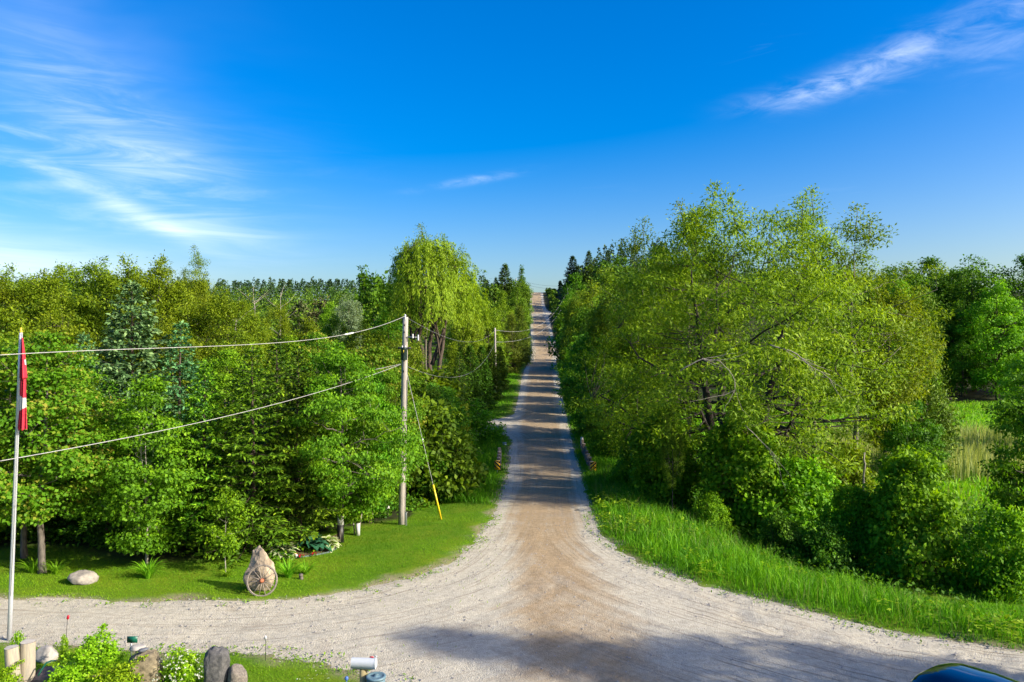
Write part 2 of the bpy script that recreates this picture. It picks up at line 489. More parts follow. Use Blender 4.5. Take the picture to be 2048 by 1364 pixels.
solid('slate', (.20, .21, .24), .7, scale=8, bump=.4, col2=(.11, .12, .14))
solid('log_wood', (.66, .55, .38), .85, scale=5, bump=.6, stretch=(4, 4, .5), col2=(.36, .33, .29))
solid('log_end', (.62, .56, .47), .85, noise=.2, scale=9)
solid('wheel_wood', (.34, .285, .225), .8, noise=.35, scale=18)
solid('wheel_hub', (.50, .17, .08), .8, noise=.3, scale=18)
solid('mailbox_white', (.72, .76, .80), .3, noise=.04, scale=6)
solid('treated_wood', (.40, .33, .16), .85, noise=.3, scale=8, bump=.4, stretch=(2, 2, .3))
solid('bin_plastic', (.16, .27, .33), .5, noise=.12)
solid('green_plastic', (.010, .16, .10), .4, noise=.1)
solid('red_plastic', (.62, .012, .035), .35, noise=.1)
solid('hose_green', (.005, .14, .085), .4, noise=.1)
solid('brass', (.75, .58, .03), .35, metal=.3, noise=.1)
solid('edging', (.10, .15, .13), .7, noise=.2)
solid('mulch', (.16, .075, .045), .95, noise=.5, scale=25, bump=1.0)
solid('car_paint', (.003, .012, .060), .10, metal=.3, noise=.05, coat=1.0)
solid('car_glass', (.008, .010, .012), .04, noise=.05, coat=.6)
solid('car_trim', (.015, .015, .016), .4, noise=.1)
solid('tyre', (.020, .020, .021), .85, noise=.2)
solid('rim', (.50, .51, .53), .3, metal=.9, noise=.05)
solid('lamp_red', (.45, .01, .01), .2, noise=.05)
solid('lamp_clear', (.75, .76, .78), .1, noise=.03)
solid('blue_glass', (.10, .22, .60), .15, noise=.1)

def ground_material():
    m, N, L, b = base_mat('ground')
    b.inputs['Roughness'].default_value = .95; b.inputs['Specular IOR Level'].default_value = .15
    tc = N.new('ShaderNodeTexCoord')
    def nz(s, d=6, r=.6):
        n = N.new('ShaderNodeTexNoise'); n.inputs['Scale'].default_value = s; n.inputs['Detail'].default_value = d; n.inputs['Roughness'].default_value = r
        L.new(tc.outputs['Object'], n.inputs['Vector']); return n.outputs[0]
    def ramp(f, p0, c0, p1, c1):
        r = N.new('ShaderNodeValToRGB'); r.color_ramp.elements[0].position = p0; r.color_ramp.elements[0].color = (*c0, 1)
        r.color_ramp.elements[1].position = p1; r.color_ramp.elements[1].color = (*c1, 1); L.new(f, r.inputs[0]); return r.outputs[0]
    def mix(f, a, c):
        n = N.new('ShaderNodeMix'); n.data_type = 'RGBA'; L.new(f, n.inputs['Factor']); L.new(a, n.inputs['A']); L.new(c, n.inputs['B']); return n.outputs['Result']
    def att(s):
        a = N.new('ShaderNodeAttribute'); a.attribute_name = s; return a.outputs['Fac']
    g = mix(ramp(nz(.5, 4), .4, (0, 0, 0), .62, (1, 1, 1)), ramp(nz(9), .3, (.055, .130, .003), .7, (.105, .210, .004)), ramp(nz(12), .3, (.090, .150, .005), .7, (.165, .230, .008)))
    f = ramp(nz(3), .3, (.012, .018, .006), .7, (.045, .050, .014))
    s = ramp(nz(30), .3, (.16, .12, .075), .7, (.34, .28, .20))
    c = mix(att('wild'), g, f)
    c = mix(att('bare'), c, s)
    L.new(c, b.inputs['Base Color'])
    bp = N.new('ShaderNodeBump'); bp.inputs['Strength'].default_value = .6; bp.inputs['Distance'].default_value = .05
    L.new(nz(25), bp.inputs['Height']); L.new(bp.outputs[0], b.inputs['Normal'])
    return m
ground_material()

def road_material():
    m, N, L, b = base_mat('gravel')
    b.inputs['Roughness'].default_value = .92; b.inputs['Specular IOR Level'].default_value = .2
    tc = N.new('ShaderNodeTexCoord')
    def att(s):
        a = N.new('ShaderNodeAttribute'); a.attribute_name = s; return a.outputs['Fac']
    def nzv(vec, s, d=6, r=.6, dist=0.0):
        n = N.new('ShaderNodeTexNoise'); n.inputs['Scale'].default_value = s; n.inputs['Detail'].default_value = d; n.inputs['Roughness'].default_value = r
        n.inputs['Distortion'].default_value = dist
        L.new(vec, n.inputs['Vector']); return n.outputs[0]
    def ramp(f, p0, c0, p1, c1):
        r = N.new('ShaderNodeValToRGB'); r.color_ramp.elements[0].position = p0; r.color_ramp.elements[0].color = (*c0, 1)
        r.color_ramp.elements[1].position = p1; r.color_ramp.elements[1].color = (*c1, 1); L.new(f, r.inputs[0]); return r.outputs[0]
    def mix(f, a, c, bt='MIX'):
        n = N.new('ShaderNodeMix'); n.data_type = 'RGBA'; n.blend_type = bt
        if isinstance(f, float): n.inputs['Factor'].default_value = f
        else: L.new(f, n.inputs['Factor'])
        L.new(a, n.inputs['A']); L.new(c, n.inputs['B']); return n.outputs['Result']
    def mth(op, a, c):
        n = N.new('ShaderNodeMath'); n.operation = op
        for i, v in enumerate((a, c)):
            if isinstance(v, (int, float)): n.inputs[i].default_value = v
            else: L.new(v, n.inputs[i])
        return n.outputs[0]
    P3 = tc.outputs['Object']
    fw = att('flow_w')
    def flow_noise(sx, sy, d, r, dist):
        both = []
        for nm in ('flow_l', 'flow_r'):
            cv = N.new('ShaderNodeCombineXYZ'); L.new(att(nm), cv.inputs[0]); L.new(att('flow_s'), cv.inputs[1])
            mp = N.new('ShaderNodeMapping'); mp.inputs['Scale'].default_value = (sx, sy, 1); mp.inputs['Location'].default_value = (0 if nm == 'flow_l' else 37.0, 0, 0)
            L.new(cv.outputs[0], mp.inputs[0]); both.append(nzv(mp.outputs[0], 1.0, d, r, dist))
        n = N.new('ShaderNodeMix'); n.data_type = 'FLOAT'; L.new(fw, n.inputs['Factor']); L.new(both[0], n.inputs['A']); L.new(both[1], n.inputs['B'])
        return n.outputs['Result']
    streak = flow_noise(2.6, .05, 6, .65, .4)
    streak2 = flow_noise(8, .25, 5, .6, 1.0)
    blotch = nzv(P3, .7, 5, .6); grain = nzv(P3, 34, 4, .7); mott = nzv(P3, 5, 6, .65)
    loose = ramp(mott, .28, (.360, .326, .252), .72, (.530, .485, .385))
    worn = ramp(mott, .28, (.265, .192, .108), .72, (.390, .288, .170))
    # compacted wheel path, broken up by streaks
    wf = mth('ADD', att('worn'), mth('MULTIPLY', mth('SUBTRACT', streak, .5), 1.5))
    wf = mth('ADD', wf, mth('MULTIPLY', mth('SUBTRACT', blotch, .5), .95))
    c = mix(ramp(wf, .22, (0, 0, 0), .95, (1, 1, 1)), loose, worn)
    # dark scuffs and lines along the driving direction
    c = mix(mth('MULTIPLY', ramp(streak2, .54, (0, 0, 0), .68, (1, 1, 1)), att('scuff')), c, ramp(mott, .3, (.155, .126, .090), .7, (.230, .190, .140)))
    c = mix(mth('MULTIPLY', ramp(streak2, .20, (1, 1, 1), .42, (0, 0, 0)), .5), c, ramp(mott, .3, (.41, .373, .292), .7, (.53, .485, .39)))
    c = mix(.55, c, ramp(grain, .25, (.62, .62, .62), .75, (1.25, 1.25, 1.25)), 'MULTIPLY')
    L.new(c, b.inputs['Base Color'])
    damp = nzv(P3, .33, 6, .7, .6)
    c = mix(mth('MULTIPLY', ramp(damp, .52, (0, 0, 0), .66, (1, 1, 1)), .38), c, ramp(mott, .3, (.20, .155, .105), .7, (.29, .23, .165)))
    vo = N.new('ShaderNodeTexVoronoi'); vo.inputs['Scale'].default_value = 26; vo.inputs['Randomness'].default_value = 1.0; L.new(P3, vo.inputs['Vector'])
    c = mix(mth('MULTIPLY', ramp(vo.outputs['Distance'], .10, (1, 1, 1), .26, (0, 0, 0)), .2), c, ramp(grain, .3, (.30, .27, .22), .7, (.62, .56, .47)))
    L.new(c, b.inputs['Base Color'])
    h = mth('ADD', mth('MULTIPLY', grain, .45), mth('ADD', mth('MULTIPLY', streak2, .35), mth('MULTIPLY', mott, .8)))
    h = mth('SUBTRACT', h, mth('MULTIPLY', vo.outputs['Distance'], .5))
    bp = N.new('ShaderNodeBump'); bp.inputs['Strength'].default_value = .55; bp.inputs['Distance'].default_value = .05
    L.new(h, bp.inputs['Height']); L.new(bp.outputs[0], b.inputs['Normal'])
    return m
road_material()

# ------------------------------------------------------------------ ground sheet and gravel road
def bed_line(x): return 27.2 + 1.2 * np.sin(x * .6) + np.maximum(0, x + 9.5) * 1.5

def build_ground():
    rows = [-900, -400, -150, -60, -30, -12, -4, 2, 6, 9, 11]
    y = 12.0
    while y < 46: rows.append(y); y += .2
    st = .3
    while y < 480: rows.append(y); y += st; st = min(st * 1.018, 3.5)
    rows += [500, 540, 600, 700, 850, 1100, 1600, 2600]
    rows = np.array(rows)
    off = list(np.arange(-27, 22.01, .2))
    l = -27.4; s = .5
    lo = []
    while l > -2600: lo.append(l); l -= s; s *= 1.12
    r = 22.4; s = .5
    ro = []
    while r < 2600: ro.append(r); r += s; s *= 1.12
    cols = np.array(lo[::-1] + off + ro)
    mid = road_mid(rows) - 1.3
    X = cols[None, :] + mid[:, None]; Y = np.repeat(rows[:, None], len(cols), 1)
    x = X.ravel(); y = Y.ravel()
    d = np.full(x.shape, 99.0); ins = np.zeros(x.shape, bool)
    near = (np.abs(x) < 62) & (y > -62) & (y < 445)
    xx, yy = x[near], y[near]
    dl = chain_dist(xx, yy, CL); dr = chain_dist(xx, yy, CR); dn = chain_dist(xx, yy, CN)
    ii = inside(xx, yy, POLY)
    dd = np.minimum(np.minimum(dl, dr), dn)
    sd = np.where(ii, dd, -dd)
    nw = np.interp(yy, [30, 60, 200], [1, .8, .6])
    sdn = sd + nw * (.80 * (fbm(xx * .9, yy * .9, 3) - .5) + .60 * (fbm(xx * 3.1, yy * 3.1, 4) - .5))
    full = np.full(x.shape, -99.0); full[near] = sdn
    fraw = np.full(x.shape, -99.0); fraw[near] = sd
    zt = terrain(x, y)
    zg = zt + np.where(full > 0, -np.minimum(full * .22, .10), np.minimum(-full * .10, .05))
    nr, nc = X.shape
    i = np.arange(nr - 1)[:, None] * nc + np.arange(nc - 1)[None, :]
    Q = np.stack([i, i + 1, i + nc + 1, i + nc], -1).reshape(-1, 4)
    xl = np.where(y > 33, road_left(y), -1)
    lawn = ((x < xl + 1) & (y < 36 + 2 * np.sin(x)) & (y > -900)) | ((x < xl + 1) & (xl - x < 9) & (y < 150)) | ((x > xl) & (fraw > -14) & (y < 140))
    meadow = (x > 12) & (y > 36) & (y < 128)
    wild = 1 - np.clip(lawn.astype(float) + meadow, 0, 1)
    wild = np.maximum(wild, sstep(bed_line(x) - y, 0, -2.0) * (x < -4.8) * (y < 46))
    bare = sstep(full + 1.1 * (fbm(x * .8, y * .8, 14) - .55), -.55, -.05) * .8 * (full < 5)
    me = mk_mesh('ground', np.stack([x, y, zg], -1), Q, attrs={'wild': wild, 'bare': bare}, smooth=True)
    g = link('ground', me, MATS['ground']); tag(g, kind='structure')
    # the road: same grid, only where gravel lies
    keep = (full[Q] > -.9).any(1)
    Qr = Q[keep]
    use = np.unique(Qr)
    mp = np.full(len(x), -1); mp[use] = np.arange(len(use))
    xu, yu, su = x[use], y[use], fraw[use]
    dlu = np.full(x.shape, 50.0); dlu[near] = dl; dru = np.full(x.shape, 50.0); dru[near] = dr
    dlu, dru = dlu[use], dru[use]
    # flow coordinates: lines of travel run along both edges of the gravel
    wgt = dlu / (dlu + dru + 1e-6)
    ft = np.where(wgt < .5, dlu, 30 - dru)
    bl = sstep(wgt, .42, .58)
    ft = dlu * (1 - bl) + (9.7 - dru) * bl
    fs = np.where(yu > 30, yu, 30 - np.hypot(xu - 1.3, yu - 30) * 1.0) + 1.5 * fbm(xu * .3, yu * .3, 88)
    mid_u = road_mid(yu)
    hw = np.where(yu > 33, (road_right(yu) - road_left(yu)) / 2, 2.45)
    latn = np.abs(xu - mid_u) / hw
    worn = 1 - sstep(latn, .45, 1.0)
    spread = np.interp(yu, [8, 14, 20, 26, 31], [4.2, 3.4, 2.6, 2.1, 1.9])
    worn_near = (1 - sstep(np.abs(xu - np.interp(yu, [8, 20, 31], [2.6, 1.7, 1.35])) / spread, .25, 1.15)) * np.interp(yu, [8, 17, 24, 31], [.55, .8, .8, 1.0])
    wb_ = sstep(yu, 28, 38)
    worn = worn_near * (1 - wb_) + worn * wb_
    # sunlit band painted in as paler gravel, far flat by the side drive
    worn = worn * (1 - .75 * np.exp(-((yu - 254) / 9) ** 2))
    scuff = np.where(yu < 31, .6 + .4 * sstep(xu, 1, 7), .6)
    z = zt[use] + .006
    nearm = (yu < 32) * sstep(su, 0, .6)
    rut = (fbm(ft * 2.6, fs * .16, 21, 3) - .5) * .085 + (fbm(xu * 1.8, yu * 1.8, 9, 4) - .5) * .065
    strong = np.exp(-((dru - 1.6) / 1.1) ** 2) * sstep(xu, 4, 7)
    z = z + nearm * rut * (.7 + 1.6 * strong) + strong * .085 * (fbm(dru * 4.5, fs * .3, 31, 3) - .5) * 2
    z = z + .05 * (1 - latn.clip(0, 1) ** 2) * (yu > 36)
    z = z - np.maximum(-su, 0) * .10
    me = mk_mesh('gravel_road', np.stack([xu, yu, z], -1), mp[Qr], attrs={'flow_l': dlu, 'flow_r': dru, 'flow_w': sstep(wgt, .30, .70), 'flow_s': fs, 'worn': worn, 'scuff': scuff}, smooth=True)
    r = link('gravel_road', me, MATS['gravel']); tag(r, kind='structure')
build_ground()

def road_sd(x, y):
    dd = np.minimum(np.minimum(chain_dist(x, y, CL), chain_dist(x, y, CR)), chain_dist(x, y, CN))
    return np.where(inside(x, y, POLY), dd, -dd)

# ------------------------------------------------------------------ grass
def grass_mesh(name, pts, h, w, lean, var, seg=1):
    n = len(pts)
    a = rng.uniform(0, 2 * np.pi, n); dirx = np.stack([np.cos(a), np.sin(a), np.zeros(n)], -1)
    b = rng.uniform(0, 2 * np.pi, n); ld = np.stack([np.cos(b), np.sin(b), np.zeros(n)], -1)
    h = h[:, None]; w = np.broadcast_to(w, (n,))[:, None]; ln = (lean * h[:, 0])[:, None]
    up = np.array([0, 0, 1.0])
    if seg == 1:
        V = np.stack([pts - dirx * w / 2, pts + dirx * w / 2, pts + up * h + ld * ln], 1).reshape(-1, 3)
        T = (np.arange(n) * 3)[:, None] + np.arange(3)
        return mk_mesh(name, V, None, T, np.repeat(var, 3))
    m = pts + up * h * .62 + ld * ln * .3
    V = np.stack([pts - dirx * w / 2, pts + dirx * w / 2, m + dirx * w * .42, m - dirx * w * .42, pts + up * h * .96 + ld * ln], 1).reshape(-1, 3)
    o = (np.arange(n) * 5)[:, None]
    return mk_mesh(name, V, o + np.array([[0, 1, 2, 3]]), o + np.array([[3, 2, 4]]), np.repeat(var, 5))

def sample(n, x0, x1, y0, y1):
    return rng.uniform(x0, x1, n), rng.uniform(y0, y1, n)

def build_grass():
    # mown lawn left of the road and the patch by the mailbox
    x1, y1 = sample(330000, -27, 0, 22.3, 42)
    x2, y2 = sample(90000, -15, -1.4, 11, 20.2)
    x = np.concatenate([x1, x2]); y = np.concatenate([y1, y2])
    sd = road_sd(x, y)
    bed = sstep(bed_line(x) - .2 - y, 0, -1.6) * (x < -4.8)
    dens = np.interp(-sd, [-.1, .1, .5, 1.2], [0.02, .35, .8, 1])
    dens = dens * (1 - bed) * np.where(fbm(x * .8, y * .8, 14) * 1.1 - .6 + sd * .5 > -.25, .35, 1)
    k = (rng.uniform(0, 1, len(x)) < dens)
    x, y, sd = x[k], y[k], sd[k]
    patch = fbm(x * .35, y * .35, 41)
    var = np.clip(-.15 + 1.5 * (patch - .2) + rng.uniform(-.25, .25, len(x)) + .3 * np.exp(sd / .8), 0, 1)
    h = rng.uniform(.04, .10, len(x)) * (.7 + .8 * fbm(x * 2, y * 2, 6)) * np.interp(-sd, [0, 1], [.7, 1])
    me = grass_mesh('lawn_grass', np.stack([x, y, terrain(x, y) + .02], -1), h, np.full(len(x), .018), np.full(len(x), .6), var)
    o = link('lawn_grass', me, MATS['grass_short'])
    tag(o, 'short mown green grass of the lawns left of the road', 'grass', kind='stuff')
    # tall verge grass on the right and by the creek
    x, y = sample(360000, -9, 26, 13, 128)
    sd = road_sd(x, y)
    rgt = x > road_mid(y)
    wr = np.interp(y, [13, 20, 28, 40, 60, 130], [7, 8.0, 6.8, 5.0, 3.2, 2.2]) + 1.6 * (fbm(x * .5, y * .5, 12) - .5)
    okr = rgt & (sd < .12) & (-sd < wr)
    okl = (~rgt) & (sd < .1) & (-sd < np.interp(y, [37, 41, 52, 66, 80, 130], [0, 4.0, 5.0, 4.6, 4.5, 5])) & (y > 37)
    k = okr | okl
    dens = np.interp(-sd, [-.15, 0, .3, 1.0], [.05, .2, .7, 1]) * np.interp(y, [13, 30, 60, 128], [1, 1, .7, .5])
    k &= rng.uniform(0, 1, len(x)) < dens
    x, y, sd, rgt = x[k], y[k], sd[k], rgt[k]
    cl = fbm(x * .9, y * .9, 22)
    h = rng.uniform(.35, .85, len(x)) * (.55 + .9 * cl) * np.interp(-sd, [-.1, .2, .9, 2.0], [.18, .35, .85, 1.05])
    h = np.where(rgt, h, h * np.interp(y, [37, 66, 75, 130], [.8, .8, .35, .35]))
    var = np.clip(.30 + .9 * (cl - .45) + rng.uniform(-.3, .4, len(x)), 0, 1)
    me = grass_mesh('verge_grass', np.stack([x, y, terrain(x, y) - .02], -1), h, np.interp(y, [13, 40, 128], [.020, .030, .07]) * rng.uniform(.7, 1.4, len(x)), rng.uniform(.1, .75, len(x)), var, 2)
    o = link('verge_grass', me, MATS['grass_tall'])
    tag(o, 'tall lush green grass on the verges of the gravel road', 'grass', kind='stuff')
    x, y = sample(300000, 3, 26, 13, 60)
    sd = road_sd(x, y)
    k = (sd < .05) & (-sd < 9) & (rng.uniform(0, 1, len(x)) < np.interp(-sd, [-.05, .15, .5], [.1, .5, .75]))
    x, y, sd = x[k], y[k], sd[k]
    h = rng.uniform(.10, .32, len(x)) * np.interp(-sd, [0, .4, 1.2], [.4, .8, 1.1])
    me = grass_mesh('verge_undergrass', np.stack([x, y, terrain(x, y)], -1), h, np.interp(y, [13, 60], [.022, .05]), rng.uniform(.2, .9, len(x)), np.clip(.35 + .8 * (fbm(x * .8, y * .8, 33) - .45) + rng.uniform(-.2, .3, len(x)), 0, 1))
    tag(link('verge_undergrass', me, MATS['grass_tall']), 'short grass growing at the foot of the tall right verge grass', 'grass', kind='stuff')
    # marsh: reeds in front, bright meadow behind
    x, y = sample(34000, 20, 80, 60, 84)
    k = (fbm(x * .25, y * .25, 55) > .36) & (x > 22)
    x, y = x[k], y[k]
    me = grass_mesh('marsh_reeds', np.stack([x, y, terrain(x, y)], -1), rng.uniform(.9, 2.1, len(x)), np.full(len(x), .05), rng.uniform(0, .2, len(x)), np.clip(rng.uniform(0, 1, len(x)), 0, 1), 2)
    tag(link('marsh_reeds', me, MATS['grass_reed']), 'pale dry reeds standing in the marsh on the right', 'reeds', kind='stuff')
    x, y = sample(70000, 15, 110, 42, 127)
    me = grass_mesh('meadow_grass', np.stack([x, y, terrain(x, y)], -1), rng.uniform(.2, .6, len(x)) * (.5 + fbm(x * .4, y * .4, 9)), np.full(len(x), .12), rng.uniform(.2, .8, len(x)), np.clip(.65 + rng.uniform(-.3, .4, len(x)), 0, 1), 2)
    tag(link('meadow_grass', me, MATS['grass_tall']), 'bright green meadow grass behind the marsh on the right', 'grass', kind='stuff')
    x, y = sample(1300, 3.5, 20, 16, 42)
    sd = road_sd(x, y); k = (sd < -.2) & (-sd < 6) & (fbm(x * .6, y * .6, 91) > .52); x, y = x[k], y[k]; n = len(x); lp = 12
    b = Buf(); m = n * lp; hh = np.repeat(rng.uniform(.25, .6, n), lp); g = rng.normal(0, 1, (m, 3)) * .16; g[:, 2] = np.abs(g[:, 2]) * .3 + hh * rng.uniform(.5, 1, m)
    A = rng.normal(0, 1, (m, 3)); A[:, 2] = np.abs(A[:, 2]) * .2
    b.leaves(np.repeat(np.stack([x, y, terrain(x, y)], -1), lp, 0) + g, A, rng.normal(0, .35, (m, 3)) + [0, 0, 1], rng.uniform(.10, .24, m), rng.uniform(.06, .13, m), np.repeat(rng.uniform(.3, .9, n), lp))
    tag(link('verge_weeds', b.mesh('verge_weeds'), MATS['bright_leaf']), 'broad-leaved weeds growing through the right verge grass', 'weeds', kind='stuff')
    x, y = sample(60000, -17, 15, 14, 60)
    sd = road_sd(x, y); k = (sd > -.35) & (rng.uniform(0, 1, len(x)) < np.interp(sd, [-.3, .1, .8, 2.0], [.45, .7, .3, .09])); x, y = x[k], y[k]; n = len(x)
    b = Buf(); sz = rng.uniform(.012, .045, n) ** 1.0; oc = np.array([(1, 0, 0), (0, 1, 0), (-1, 0, 0), (0, -1, 0), (0, 0, .8), (0, 0, -.5)], float)
    V = np.stack([x, y, terrain(x, y) + .012], -1)[:, None, :] + oc[None] * sz[:, None, None] * rng.uniform(.6, 1.3, (n, 6, 1))
    Tf = np.array([(0, 1, 4), (1, 2, 4), (2, 3, 4), (3, 0, 4)]); Tt = ((np.arange(n) * 6)[:, None, None] + Tf[None]).reshape(-1, 3)
    b.add(V.reshape(-1, 3), None, Tt, .5)
    tag(link('loose_stones', b.mesh('loose_stones'), MATS['stone_pale']), 'loose pale stones scattered along the gravel edges', 'gravel', kind='stuff')
    x, y = sample(16000, 3.5, 22, 15, 50)
    sd = road_sd(x, y); k = (sd < -.3) & (-sd < 6.5) & (fbm(x * .7, y * .7, 93) > .5) & (rng.uniform(0, 1, len(x)) < .45); x, y = x[k], y[k]; n = len(x)
    me = grass_mesh('seed_heads', np.stack([x, y, terrain(x, y)], -1), rng.uniform(.55, 1.05, n), np.full(n, .014), rng.uniform(.1, .5, n), rng.uniform(0, .55, n), 2)
    tag(link('seed_heads', me, MATS['grass_reed']), 'pale grass stalks and seed heads in the right verge', 'grass', kind='stuff')
    # clover heads by the mailbox
    x, y = sample(900, -10.5, -2, 14.5, 19.6)
    k = (road_sd(x, y) < -.15) & (fbm(x * 1.3, y * 1.3, 61) > .48); x, y = x[k], y[k]
    n = len(x); b = Buf(); z = terrain(x, y) + .09
    Pn = np.repeat(np.stack([x, y, z], -1), 2, 0)
    A = rng.normal(0, 1, (2 * n, 3)); A[:, 2] = np.abs(A[:, 2]) * .3
    b.leaves(Pn, A, np.tile([0, 0, 1.0], (2 * n, 1)) + rng.normal(0, .4, (2 * n, 3)), .035, .035, rng.uniform(0, 1, 2 * n))
    tag(link('clover_flowers', b.mesh('clover_flowers'), MATS['petal_white']), 'tiny white clover flowers in the grass by the mailbox', 'flowers', kind='stuff')
    # weeds creeping over the gravel edge
    x, y = sample(60000, -16, 14, 17, 36)
    sd = road_sd(x, y)
    k = (np.abs(sd - .12) < .45) & (fbm(x * 1.6, y * 1.6, 71) > .53) & (rng.uniform(0, 1, len(x)) < .8)
    x, y = x[k], y[k]; n = len(x)
    b = Buf(); A = rng.normal(0, 1, (n, 3)); A[:, 2] = np.abs(A[:, 2]) * .5 + .1
    b.leaves(np.stack([x, y, terrain(x, y) + .02], -1), A, np.tile([0, 0, 1.0], (n, 1)) + rng.normal(0, .4, (n, 3)), rng.uniform(.05, .12, n), rng.uniform(.025, .05, n), rng.uniform(0, 1, n))
    tag(link('edge_weeds', b.mesh('edge_weeds'), MATS['grass_short']), 'low weeds creeping over the edges of the gravel', 'weeds', kind='stuff')
build_grass()

# ------------------------------------------------------------------ trees
def limb_path(p0, p1, up=.25, k=7, wob=.06, r=None):
    r = r or rng
    p0 = np.asarray(p0, float); p1 = np.asarray(p1, float)
    t = np.linspace(0, 1, k)[:, None]
    ln = np.linalg.norm(p1 - p0)
    mid = (p0 + p1) / 2 + np.array([0, 0, -up * ln * .5]) + r.normal(0, wob * ln, 3)
    q = (1 - t) ** 2 * p0 + 2 * t * (1 - t) * mid + t ** 2 * p1
    q[1:-1] += r.normal(0, wob * ln * .22, (k - 2, 3))
    return q

ENV = {
    'round': lambda t: np.sqrt(np.clip(1 - (2 * t - .9) ** 2 / 1.22, 0.02, 1)),
    'oval': lambda t: np.clip(np.sin(np.pi * (t * .86 + .12)), .05, 1) ** .8,
    'wide': lambda t: np.clip(1.05 - t ** 2.4, .08, 1) * np.clip(.55 + t * 1.4, 0, 1),
    'cone': lambda t: np.clip(1.03 - t, .03, 1) ** .85 * np.clip(.6 + t * 4, 0, 1),
    'vase': lambda t: np.clip(.35 + t * .9, 0, 1) * np.clip(1.25 - t ** 3, .1, 1),
    'dome': lambda t: np.sqrt(np.clip(1 - (t * .97) ** 2.2, .02, 1)) * np.clip(.62 + t * 1.5, 0, 1),
    'mound': lambda t: np.sqrt(np.clip(1 - (t * .96) ** 2, .02, 1)),
    'column': lambda t: np.clip(1.08 - t ** 2.2, .05, 1) * np.clip(.75 + t * 2, 0, 1),
}

